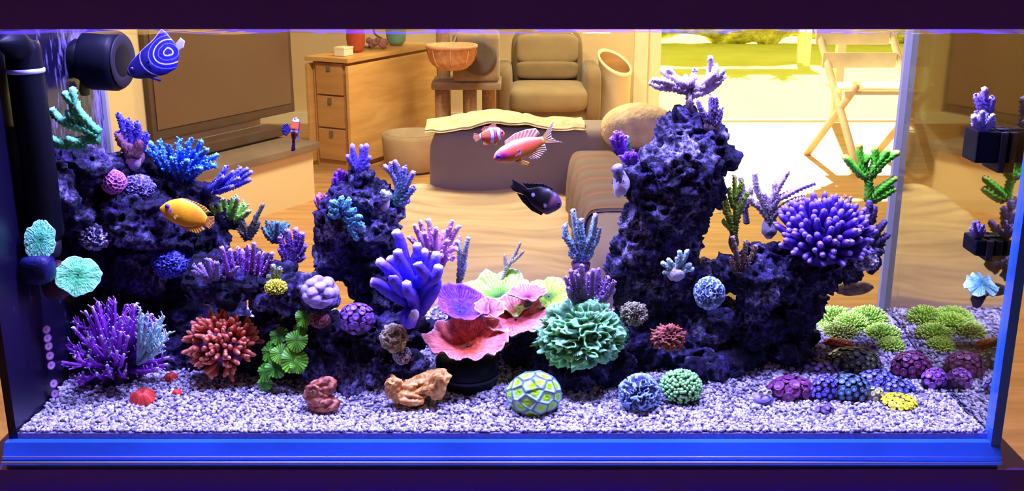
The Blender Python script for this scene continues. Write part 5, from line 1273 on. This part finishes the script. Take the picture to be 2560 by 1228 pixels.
# hairy green mushrooms at the back right corner
hg = [(2088, 800, .345, 60, 40, 'pale green shaggy carpet coral at the back corner left of the glass seam'), (2168, 800, .335, 60, 44, 'mid green shaggy carpet coral at the back corner seam'), (2205, 838, .285, 52, 32, 'front green shaggy carpet coral along the right glass'), (2105, 834, .30, 58, 28, 'olive shaggy carpet coral in front of the pale green one'), (2128, 812, .315, 50, 34, 'central shaggy carpet coral in the green patch'), (2058, 832, .325, 40, 30, 'leftmost green shaggy carpet coral under the ledge'), (2228, 868, .25, 36, 26, 'nearest green shaggy carpet coral against the right glass')]
for q, (px, py, y_, rx_, ry_, lab) in enumerate(hg):
    cc = (0.52, 0.98, 0.10) if q != 3 else (0.34, 0.46, 0.06)
    fingers('carpet_coral', lab, px, py, y_, rx_, ry_, 260, 13, 2.8, np.array(cc) * 0.4, np.array(cc), span=1.6, tipc=np.clip(np.array(cc) * 1.7, 0, 1), core=np.array(cc) * 0.2, part='tentacle', segs=5, up=(0, -0.3, 0.95))
# button polyp colonies on the right sand
MOUNDS = [
 (2130, 918, .20, 62, 34, 46, 8.5, (0.03, 0.05, 0.02), (0.10, 0.14, 0.06), (0.62, 0.62, 0.40), 'dark olive button polyp mound with pale mouths on the right sand'),
 (2276, 930, .17, 44, 36, 30, 9.5, (0.14, 0.02, 0.10), (0.26, 0.05, 0.16), (0.42, 0.12, 0.25), 'dark maroon button polyp mound near the right glass'),
 (2335, 960, .135, 28, 26, 16, 9, (0.22, 0.05, 0.34), (0.40, 0.12, 0.55), (0.6, 0.3, 0.75), 'small purple polyp mound beside the right glass'),
 (2190, 962, .14, 44, 24, 30, 7.5, (0.06, 0.07, 0.50), (0.20, 0.24, 0.95), (0.75, 0.8, 1.0), 'blue button polyp mound behind the yellow polyps'),
 (2240, 975, .125, 40, 16, 22, 7.0, (0.05, 0.06, 0.45), (0.16, 0.20, 0.85), (0.7, 0.75, 1.0), 'low blue button polyp strip right of the blue mound'),
 (2120, 985, .105, 50, 34, 36, 8.0, (0.04, 0.08, 0.10), (0.10, 0.24, 0.36), (0.5, 0.65, 0.5), 'teal grey button polyp mound in the middle of the right sand'),
 (2060, 990, .10, 32, 36, 28, 7.0, (0.06, 0.05, 0.40), (0.20, 0.18, 0.95), (0.7, 0.65, 1.0), 'violet blue button polyp mound left of the teal grey one'),
 (1978, 982, .11, 48, 26, 16, 14, (0.24, 0.05, 0.20), (0.30, 0.06, 0.22), (0.55, 0.18, 0.4), 'maroon large polyp colony left of the violet blue mound'),
 (2062, 1032, .055, 18, 14, 8, 8, (0.26, 0.16, 0.42), (0.4, 0.28, 0.6), (0.7, 0.5, 0.8), 'tiny mauve polyp lump in front of the violet blue mound'),
 (2040, 935, .19, 60, 24, 30, 8.0, (0.06, 0.03, 0.10), (0.14, 0.06, 0.22), (0.3, 0.15, 0.4), 'shaded plum polyp mound under the rock ledge')]
for px, py, y_, rx_, ry_, n_, pr_, a_, b2, c_, lab in MOUNDS:
    zoas('button_polyps', lab, px, py - 5, y_, rx_ * 1.08, ry_ * 1.25, int(n_ * 1.2), pr_, np.array(a_) * 0.5, np.array(b2) * 0.7, c_, core=(0.015, 0.01, 0.02))  # polyp colours darkened for the shadow lying on this sand
zoas('yellow_star_polyps', 'flat bright yellow polyp mat on the right sand', 2246, 1005, .085, 42, 14, 60, 6.5, (0.60, 0.66, 0.01), (1.0, 1.0, 0.03), (0.8, 0.7, 0.02), up=(0, -0.2, 1), squash=1.0)
zoas('yellow_rim_polyps', 'small mauve stone with yellow polyps behind the yellow mat', 2185, 990, .10, 24, 22, 12, 7, (0.40, 0.42, 0.12), (0.7, 0.75, 0.2), (0.4, 0.35, 0.3), core=(0.3, 0.25, 0.4))
sn = thing('ringed_snail', SP_(1908, 1008), 'pale violet ringed turban snail on the sand left of the maroon polyps', 'snail')
so_ = np.array(sn.location); sk = mpp(so_); spg = G()
t_ = np.linspace(0, 1, 90); a_ = t_ * 2 * math.pi * 3.2; R_ = (1 - t_) ** 0.8 * 16 * sk
tube(np.stack([R_ * np.cos(a_), R_ * np.sin(a_) * 0.9, 8 * sk + t_ * 34 * sk], 1), np.linspace(11, 2, 12) * sk, 10, g=spg, cb=(0.35, 0.3, 0.6), ct=(0.75, 0.68, 0.8), step=0.0012)
gob('shell', spg, M_POLYP, sn); gob('foot', blob((0, 0, 5 * sk), (24 * sk, 18 * sk, 5 * sk), nu=18, nv=8, C=(0.2, 0.16, 0.35)), M_POLYP, sn)
for dx in (-12, 10):
    gob('eye_spot', lathe([(6 * sk, 0), (7 * sk, .0012), (3.5 * sk, .002), (3 * sk, .0008)], 16, (dx * sk, -12 * sk, 34 * sk), (0, -0.9, 0.4), C=[(0.3, .3, .2), (0.75, .75, .45), (0.1, .1, .1), (0.5, .5, .3)]), M_POLYP, sn)
lobed('orange_sea_slug', 'orange red sea slug on the shaded sand under the ledge', 2095, 858, 36, 10, [(0, 12, 34, 9, -0.15), (-24, 16, 16, 8, 0.2), (22, 8, 16, 8, -0.2)], (0.45, 0.08, 0.02), (0.80, 0.20, 0.05), cat='sea slug')
lobed('tan_rubble', 'small tan rubble stone at the foot of the mint coral rock', 1478, 962, 16, 12, [(0, 12, 15, 10, 0.2), (-10, 8, 9, 8, 0), (9, 9, 9, 7, 0.4)], (0.2, 0.14, 0.08), (0.5, 0.38, 0.22), cat='stone')

# ------------------------------------------------------------------ equipment in the tank
pmp = thing('wave_pump', P(262, 150, .30), 'black round wave pump on the left glass near the top', 'pump')
po_ = np.array(pmp.location); c = P(255, 150, .30); k = mpp(c)
ax = np.array([1.0, -0.12, -0.03])
gob('housing', lathe([(52 * k, -40 * k), (70 * k, -36 * k), (75 * k, -22 * k), (75 * k, 40 * k), (70 * k, 50 * k), (62 * k, 54 * k)], 40, c, ax), M_BLACK, pmp, po_)
gob('front_ring', lathe([(62 * k, 53 * k), (66 * k, 55 * k), (64 * k, 57 * k), (40 * k, 54 * k)], 40, c, ax, cap=False), M_BLACKM, pmp, po_)
gob('magnet_mount', lathe([(46 * k, -72 * k), (50 * k, -66 * k), (50 * k, -38 * k)], 32, c, ax), M_BLACK, pmp, po_)
gob('nozzle', lathe([(10 * k, 0), (14 * k, 20 * k), (12 * k, 34 * k), (6 * k, 36 * k)], 18, P(212, 225, .31) + [0, 0, 0.012], (0, 0, -1)), mat('olive_plastic', (0.30, 0.24, 0.03), rough=0.4), pmp, po_)
pipe = thing('return_pipe', np.array([-0.583, 0.100, 0.0]), 'thick black vertical pipe at the left glass beside the pump', 'pipe')
pp_ = np.array(pipe.location)
gob('tube', lathe([(0.017, 0.222), (0.021, 0.23), (0.021, 0.46), (0.019, 0.47)], 28), M_BLACK, pipe)
gob('elbow', tube([(0, 0, 0.44), (0, -0.012, 0.468), (0.0, -0.06, 0.474)], [0.018, 0.018, 0.017], 16), M_BLACK, pipe)
gob('clamp', lathe([(0.021, 0.432), (0.0225, 0.433), (0.0225, 0.437), (0.021, 0.438)], 28, cap=False), M_EDGE, pipe)
gob('strainer', lathe([(0.004, 0.196), (0.013, 0.200), (0.016, 0.210), (0.016, 0.224)], 24), M_BLACKM, pipe)
boxo('glass_clip', (-0.0165, 0, 0.34), (0.013, 0.03, 0.05), M_BLACKM, pipe, bev=0.002)
def rack(label, px, py, w, h, y_):
    c = P(px, py, y_); k = mpp(c)
    t = thing('frag_rack', c, label, 'holder'); org = np.array(t.location)
    o = boxo('shelf', c, (w * k, 0.04, h * k), M_BLACK, t, org=org, bev=0.003)
    m = boxo('magnet', [TX1 - 0.0045, c[1], c[2] - h * k * 0.15], (0.008, 0.046, h * k * 1.3), M_BLACKM, t, org=org, bev=0.002)
    for q in range(3):
        gob('plug_hole', lathe([(0.005, 0), (0.006, .0008), (0.005, .0012)], 14, c + [(q - 1) * w * k * 0.3, -0.002, h * k / 2], cap=True), M_BLACKM, o, org)
    return t
rack('upper black frag shelf held to the right glass', 2468, 362, 88, 78, .07)
rack('lower black frag shelf held to the right glass', 2462, 610, 78, 40, .07)
tree('frosted_violet_coral', 'violet spire coral with frosted foot on the upper frag shelf', .065, [[(2462, 320), (2462, 280), (2460, 250), (2462, 216)], [(2462, 290), (2450, 262), (2438, 234)], [(2464, 290), (2475, 265), (2482, 240)], [(2462, 300), (2448, 290), (2440, 280)]], (13, 7), (0.14, 0.06, 0.34), (0.46, 0.30, 0.85), twigs=6, twl=12, tipc=(0.85, 0.75, 1))
bush('frosted_crust_coral', 'white laced crust coral at the foot of the violet spire', .055, (2455, 326), 2424, 2494, 272, 12, (8, 6), (0.10, 0.08, 0.3), (0.62, 0.58, 0.92), twigs=5, twl=9, tipc=(1, 1, 1))
bush('violet_nub_coral', 'short violet nub coral on the lower frag shelf', .06, (2444, 594), 2422, 2470, 550, 9, (6, 4), (0.10, 0.07, 0.2), (0.34, 0.26, 0.58), twigs=4, twl=8)
ap = plate('aqua_plate_coral', 'aqua ruffled plate coral on a dark bracket at the right glass', 2462, 706, .07, 46, cup=-0.10, ruf=0.10, nr=6, cols=((0.08, 0.40, 0.42), (0.26, 0.70, 0.75), (0.7, 1.0, 0.95)), tilt=(-0.1, -0.45, 0.88), seed=51, stalk=0, ridge=40)
gob('bracket', blob(P(2470, 742, .075), (0.020, 0.015, 0.018), nu=20, nv=12, C=(0.04, 0.03, 0.03), disp=lambda D: 0.3 * fbm(D * 3, 2, 6)), M_CORAL, ap, np.array(ap.location))

# ------------------------------------------------------------------ fish
def grid_faces(nv, nu, off=0):
    i = np.arange(nv - 1)[:, None] * nu; j = np.arange(nu - 1)[None]
    return np.stack([i + j, i + j + 1, i + nu + j + 1, i + nu + j], -1).reshape(-1, 4)

def resample(pl, n):
    pl = np.asarray(pl, float); d = np.concatenate([[0], np.cumsum(np.linalg.norm(np.diff(pl, axis=0), axis=1))])
    t = np.linspace(0, d[-1], n)
    return np.stack([np.interp(t, d, pl[:, q]) for q in range(pl.shape[1])], 1)

def fish(name, label, nose, tail, y, top, bot, wid, colfn, fins, eye, eyec=((0.02, 0.01, 0.12), (0.25, 0.1, 0.6)), bend=0.0, nu=70, nt=48, bulge=0.8):
    A_, B_ = P(*nose, y), P(*tail, y); k = mpp(A_)
    ax_ = np.array([tail[0] - nose[0], -(tail[1] - nose[1])], float); Lp = np.linalg.norm(ax_); ax_ /= Lp
    up_ = np.array([-ax_[1], ax_[0]]);  up_ = up_ if up_[1] > 0 else -up_
    E1 = RIGHT * ax_[0] + UP * ax_[1]; E2 = RIGHT * up_[0] + UP * up_[1]; E3 = -FWD; L = Lp * k
    def pos(u, v, s=0):
        u = np.asarray(u, float); v = np.asarray(v, float); s = np.asarray(s, float) + bend * (np.clip(u, 0, 2) - 0.3) ** 2
        return A_ + (u[..., None] * E1 + v[..., None] * E2 + s[..., None] * E3) * L
    root = thing(name, (A_ + B_) / 2, label, 'fish'); org = np.array(root.location)
    us = 0.5 - 0.5 * np.cos(np.linspace(0, math.pi, nu)); tp = np.asarray(top, float); bt = np.asarray(bot, float); wd = np.asarray(wid, float)
    def sm(p, x):
        n = 200; xs = np.linspace(p[0, 0], p[-1, 0], n); ys = np.interp(xs, p[:, 0], p[:, 1])
        kk = np.ones(15) / 15; ys2 = np.convolve(np.pad(ys, 7, mode='edge'), kk, 'valid'); w = np.minimum(1, np.minimum(xs - xs[0], xs[-1] - xs) / 0.03)
        return np.interp(x, xs, ys2 * w + ys * (1 - w))
    t_, b_2, w_ = sm(tp, us), sm(bt, us), sm(wd, us)
    th = np.linspace(0, 2 * math.pi, nt, endpoint=False)
    mid = (t_ + b_2) / 2; hf = (t_ - b_2) / 2
    U = np.repeat(us, nt); S_ = np.tile(np.sin(th), nu); C_ = np.tile(np.cos(th), nu)
    Vv = np.repeat(mid, nt) + np.repeat(hf, nt) * S_
    Wd = np.repeat(w_, nt) * np.sign(C_) * np.abs(C_) ** (1 / bulge)
    i = np.arange(nu - 1)[:, None] * nt; j = np.arange(nt)[None]; jn = (j + 1) % nt
    Q = np.stack([i + j, i + jn, i + nt + jn, i + nt + j], -1).reshape(-1, 4)
    gob('body', G().add(pos(U, Vv, Wd), Q, C=np.clip(colfn(U, Vv, S_), 0, 1)), M_FISH, root, org)
    for nm, base, edge, cb, ce, side in fins:
        n1, n2 = 40, 9
        b1 = resample(base, n1); e1 = resample(edge, n1)
        t = np.linspace(0, 1, n2)[:, None, None]
        gridp = b1[None] * (1 - t) + e1[None] * t
        rip = 0.010 * np.sin(np.arange(n1) * 1.6)[None] * np.linspace(0.2, 1, n2)[:, None]
        u_, v_ = gridp[..., 0].ravel(), gridp[..., 1].ravel()
        s_ = side * (0.6 + 0.6 * np.repeat(np.linspace(0, 1, n2), n1)) + rip.ravel()
        col = lerp(cb, ce, np.repeat(np.linspace(0, 1, n2), n1)) * (0.88 + 0.12 * np.cos(np.tile(np.arange(n1), n2) * 1.6))[:, None]
        g = G(); V1 = pos(u_, v_, s_ + 0.004); F = grid_faces(n2, n1)
        g.add(V1, F, C=col); g.add(pos(u_, v_, s_ - 0.004), F[:, ::-1], C=col)
        nn = len(V1); e = np.concatenate([np.arange(n1), n1 * np.arange(1, n2) + n1 - 1, nn - 2 - np.arange(n1 - 1), n1 * np.arange(n2 - 2, 0, -1)]); e2 = np.roll(e, -1)
        g.q.append(np.stack([e, e + nn, e2 + nn, e2], 1))
        gob(nm, g, M_FIN, root, org)
    if eye:
        eu, ev, er = eye; wv = float(sm(wd, np.array([eu]))[0])
        for sd in (1, -1):
            ce = pos(np.array(eu), np.array(ev), np.array(sd * wv * 0.86))
            eb = gob('eye', blob(ce, (er * L,) * 3, nu=16, nv=12, C=eyec[1]), M_FISH, root, org)
            gob('pupil', blob(ce + E3 * sd * er * L * 0.5, (er * L * 0.72,) * 3, nu=14, nv=10, C=eyec[0]), M_FISH, eb, org)
    return root

def emp_col(u, v, s):
    base = lerp((0.003, 0.0025, 0.07), (0.008, 0.008, 0.40), smooth(0.3, 1.0, u) * 0.8)
    col = np.array(base)
    du = u - 0.83; d = np.sqrt((du * 0.9) ** 2 + (v * 1.05 + 0.05 * du) ** 2)
    for r_, w_, a_ in ((0.07, 0.010, 1.0), (0.155, 0.006, 0.25), (0.23, 0.010, 0.95), (0.31, 0.006, 0.3), (0.45, 0.008, 0.6), (0.70, 0.006, 0.25)):
        dd = d + 0.006 * np.sin(3 * np.arctan2(v, du) + 1)
        col = col + (np.array((0.75, 0.72, 1.0)) - col) * (a_ * (1 - smooth(w_ * 0.5, w_, np.abs(dd - r_))))[:, None]
    e = smooth(0.90, 0.985, s)
    return col + (np.array((0.45, 0.35, 1.0)) - col) * e[:, None]
fish('emperor_angelfish', 'deep blue angelfish with white rings at the upper left', (318, 184), (444, 120), .22,
     [(0, .02), (.06, .09), (.15, .15), (.37, .24), (.7, .335), (.88, .43), (.92, .43), (.97, .25), (1, .06)], [(0, -.03), (.08, -.14), (.2, -.21), (.4, -.28), (.62, -.33), (.82, -.31), (.94, -.17), (1, -.06)],
     [(0, .01), (.15, .07), (.4, .09), (.8, .05), (1, .012)], emp_col,
     [('tail_fin', [(0.97, .07), (0.97, -.05)], [(1.13, .14), (1.17, .05), (1.10, -.04)], (0.5, 0.48, 0.8), (0.85, 0.8, 0.9), 0.0),
      ('pelvic_fin', [(.30, -.24), (.36, -.26)], [(.46, -.40), (.50, -.38)], (0.02, 0.02, 0.3), (0.05, 0.04, 0.6), 0.02),
      ('pectoral_fin', [(.34, .0), (.36, -.08)], [(.48, .0), (.47, -.10)], (0.03, 0.03, 0.4), (0.10, 0.10, 0.7), 0.09)], (.13, .02, .030), bulge=1.0, nu=150, nt=140)
def lem_col(u, v, s):
    c = lerp((0.95, 0.44, 0.01), (1.0, 0.62, 0.015), smooth(-0.2, 0.6, s))
    c = lerp(c, (1.0, 0.30, 0.02), 0.0) + (np.array((1.0, 0.26, 0.02)) - c) * (0.7 * np.exp(-((u - .78) / .16) ** 2 - ((v - .08) / .1) ** 2))[:, None]
    d = np.sqrt((u - .255) ** 2 + ((v + .01) * 0.6) ** 2)
    return c + (np.array((0.30, 0.06, 0.55)) - c) * (1 - smooth(.02, .04, d))[:, None]
fish('lemonpeel_angelfish', 'orange yellow angelfish with violet eye in front of the left rock', (400, 519), (516, 553), .12,
     [(0, .0), (.05, .09), (.15, .20), (.38, .32), (.6, .30), (.8, .24), (.93, .15), (1, .09)], [(0, -.03), (.06, -.10), (.2, -.19), (.42, -.24), (.65, -.24), (.85, -.16), (1, -.09)],
     [(0, .012), (.2, .085), (.5, .10), (.85, .05), (1, .02)], lem_col,
     [('dorsal_fin', [(.42, .30), (.7, .25), (.93, .12)], [(.45, .335), (.72, .31), (.90, .275), (1.03, .20)], (1, .42, .02), (0.9, .5, .05), 0.0),
      ('anal_fin', [(.45, -.22), (.7, -.21), (.93, -.12)], [(.50, -.255), (.72, -.30), (.90, -.305), (1.02, -.17)], (0.9, .4, .03), (0.75, .42, .05), 0.0),
      ('tail_fin', [(.98, .09), (.98, -.09)], [(1.13, .14), (1.17, .0), (1.10, -.15)], (1, .36, .02), (0.9, .5, .06), 0.0),
      ('pectoral_fin', [(.30, -.03), (.31, -.10)], [(.43, -.07), (.41, -.14)], (1, .5, .1), (1, .7, .2), 0.085)], (.165, .066, .058), ((0.03, 0.0, 0.2), (0.22, 0.06, 0.75)))
def clown_col(bars, c0=(1.0, 0.20, 0.05)):
    def f(u, v, s):
        c = np.tile(np.asarray(c0, float), (len(u), 1)) * (0.9 + 0.1 * s)[:, None]
        for a, b, bow in bars:
            uu = u + bow * (1 - s * s)
            w = smooth(a - .012, a, uu) * (1 - smooth(b, b + .012, uu)); e = smooth(a - .045, a - .03, uu) * (1 - smooth(b + .03, b + .045, uu))
            c = c + (np.array((0.02, 0.01, 0.22)) - c) * e[:, None]
            c = c + (np.array((0.82, 0.82, 1.0)) - c) * w[:, None]
        return c
    return f
fish('clownfish', 'orange clownfish with three white bars seen from the side', (1262, 333), (1199, 342), .15,
     [(0, .0), (.08, .15), (.25, .28), (.5, .32), (.75, .24), (1, .10)], [(0, -.03), (.08, -.16), (.3, -.27), (.55, -.30), (.8, -.2), (1, -.11)], [(0, .02), (.2, .13), (.5, .15), (1, .03)], clown_col([(.15, .25, -.05), (.50, .62, .07), (.94, 1.0, .0)]),
     [('dorsal_fin', [(.28, .27), (.55, .30), (.85, .17)], [(.30, .40), (.46, .42), (.60, .36), (.78, .37), (.93, .24)], (0.95, .22, .06), (0.35, .10, .06), 0.0),
      ('tail_fin', [(.98, .10), (.98, -.11)], [(1.20, .16), (1.27, .0), (1.18, -.20)], (0.95, .3, .08), (0.8, .35, .15), 0.0),
      ('anal_fin', [(.58, -.28), (.88, -.15)], [(.66, -.40), (.90, -.34)], (1, .35, .05), (0.9, .4, .1), 0.0), ('pelvic_fin', [(.30, -.26), (.44, -.28)], [(.40, -.44), (.50, -.40)], (1, .4, .05), (0.9, .45, .1), 0.02)], (.10, .04, .05))
def clown2(u, v, s):
    c = clown_col([(.06, .17, -.04), (.58, .64, .0)], (1.0, 0.16, 0.03))(u, v, s)
    c = c + (np.array((0.12, 0.02, 0.02)) - c) * smooth(.66, .72, u)[:, None]
    return c + (np.array((0.02, 0.01, 0.2)) - c) * (smooth(.80, .93, np.abs(s)) * (u < .66))[:, None]
fish('clownfish', 'orange clownfish turned end on with a navy side fin in front of the dark screen', (741, 293), (734, 352), .16,
     [(0, .03), (.06, .12), (.2, .18), (.5, .20), (.7, .16), (1, .06)], [(0, -.03), (.06, -.14), (.2, -.19), (.5, -.19), (.7, -.15), (1, -.05)], [(0, .03), (.2, .2), (.5, .22), (1, .04)], clown2,
     [('pectoral_fin', [(.52, .18), (.66, .20)], [(.30, .34), (.36, .50), (.58, .56), (.80, .46), (.84, .32)], (0.03, .02, .3), (0.02, .01, .16), 0.02),
      ('tail_fin', [(.97, .06), (.97, -.06)], [(1.43, .05), (1.45, -.02), (1.38, -.12)], (0.05, .01, .02), (0.03, .01, .05), 0.0),
      ('pelvic_fin', [(.62, -.16), (.74, -.14)], [(.95, -.24), (1.02, -.18)], (0.12, .06, .25), (0.6, .55, .8), 0.03)], (.12, .02, .045))
def anth(u, v, s):
    c = lerp((1.0, 0.50, 0.05), (1.0, 0.13, 0.045), smooth(-0.9, -0.25, s))
    c = c + (np.array((1.0, 0.46, 0.22)) - c) * smooth(0.1, 0.95, s)[:, None]
    h = np.exp(-((u - .20) / .10) ** 2 - ((v + .03) / .07) ** 2)
    c = c + (np.array((0.42, 0.02, 0.22)) - c) * h[:, None]
    return c + (np.array((1.0, 0.55, 0.05)) - c) * smooth(.93, 1.0, u)[:, None]
fish('anthias', 'pink orange fish with forked yellow tail in the middle of the tank', (1234, 396), (1360, 350), .12,
     [(0, .01), (.06, .09), (.2, .15), (.45, .19), (.7, .165), (.9, .09), (1, .07)], [(0, -.03), (.08, -.11), (.25, -.19), (.45, -.20), (.7, -.15), (.9, -.08), (1, -.06)], [(0, .02), (.2, .09), (.45, .10), (.9, .03), (1, .015)], anth,
     [('dorsal_fin', [(.28, .16), (.55, .175), (.86, .09)], [(.30, .23), (.52, .30), (.75, .30), (.93, .26), (.97, .14)], (0.95, .42, .22), (0.8, .55, .3), 0.0),
      ('tail_fin', [(.98, .06), (.98, -.06)], [(1.30, .28), (1.17, .08), (1.15, -.0), (1.20, -.08), (1.34, -.18)], (1, .55, .03), (0.85, .6, .5), 0.0),
      ('anal_fin', [(.58, -.17), (.88, -.07)], [(.66, -.26), (.80, -.30), (.98, -.20), (.99, -.07)], (1, .5, .1), (0.9, .8, .6), 0.0),
      ('pelvic_fin', [(.36, -.19), (.46, -.19)], [(.44, -.31), (.56, -.36), (.60, -.30)], (1, .55, .03), (0.95, .55, .03), 0.03),
      ('pectoral_fin', [(.30, -.05), (.32, -.12)], [(.54, -.02), (.50, -.12)], (0.95, .35, .3), (0.95, .5, .5), 0.09)], (.095, -.01, .052), ((0.02, 0.0, 0.12), (0.10, 0.02, 0.5)))
def dams(u, v, s):
    c = lerp((0.10, 0.05, 0.12), (0.003, 0.003, 0.006), smooth(.26, .36, u + .12 * v))
    c = c + (np.array((0.22, 0.05, 0.03)) - c) * (np.exp(-((u - .24) / .06) ** 2 - ((v - .04) / .08) ** 2) * .8)[:, None]
    for a, b, r_ in ((.77, -.01, .048), (.38, -.16, .05)):
        c = c + (np.array((0.75, 0.72, 1.0)) - c) * (1 - smooth(r_ * .75, r_, np.sqrt((u - a) ** 2 + (v - b) ** 2)))[:, None]
    return c
KB = (0.004, 0.003, 0.006)
fish('black_damselfish', 'black damselfish with two pale blue spots heading right', (1403, 514), (1312, 478), .12,
     [(0, .04), (.06, .14), (.2, .24), (.45, .31), (.7, .26), (.9, .12), (1, .09)], [(0, -.06), (.06, -.16), (.25, -.36), (.5, -.34), (.75, -.26), (.92, -.12), (1, -.09)], [(0, .03), (.2, .13), (.5, .15), (1, .03)], dams,
     [('dorsal_fin', [(.35, .27), (.65, .25), (.95, .09)], [(.36, .33), (.62, .35), (.86, .27), (1.14, .17)], KB, KB, 0.0), ('anal_fin', [(.35, -.34), (.65, -.28), (.95, -.09)], [(.38, -.42), (.66, -.40), (.95, -.28), (1.18, -.12)], KB, KB, 0.0),
      ('tail_fin', [(.97, .09), (.97, -.09)], [(1.42, .17), (1.36, .06), (1.40, -.02), (1.28, -.10)], KB, KB, 0.0)], (.08, .03, .035), ((0.0, 0.0, 0.02), (0.05, 0.04, 0.15)))
fish('yellow_fish', 'yellow fish half hidden behind the right side of the tower', (1716, 540), (1782, 527), .345,
     [(0, .0), (.2, .2), (.5, .26), (.8, .16), (1, .09)], [(0, -.03), (.2, -.2), (.5, -.26), (.8, -.16), (1, -.09)], [(0, .02), (.4, .1), (1, .02)], lambda u, v, s: np.tile((1.0, 0.62, 0.02), (len(u), 1)),
     [('tail_fin', [(.97, .10), (.97, -.10)], [(1.28, .2), (1.24, .0), (1.28, -.18)], (1, .6, .02), (0.9, .55, .05), 0.0), ('dorsal_fin', [(.3, .22), (.85, .12)], [(.4, .34), (.95, .26)], (1, .6, .02), (0.9, .55, .05), 0.0)], (.12, .03, .04))
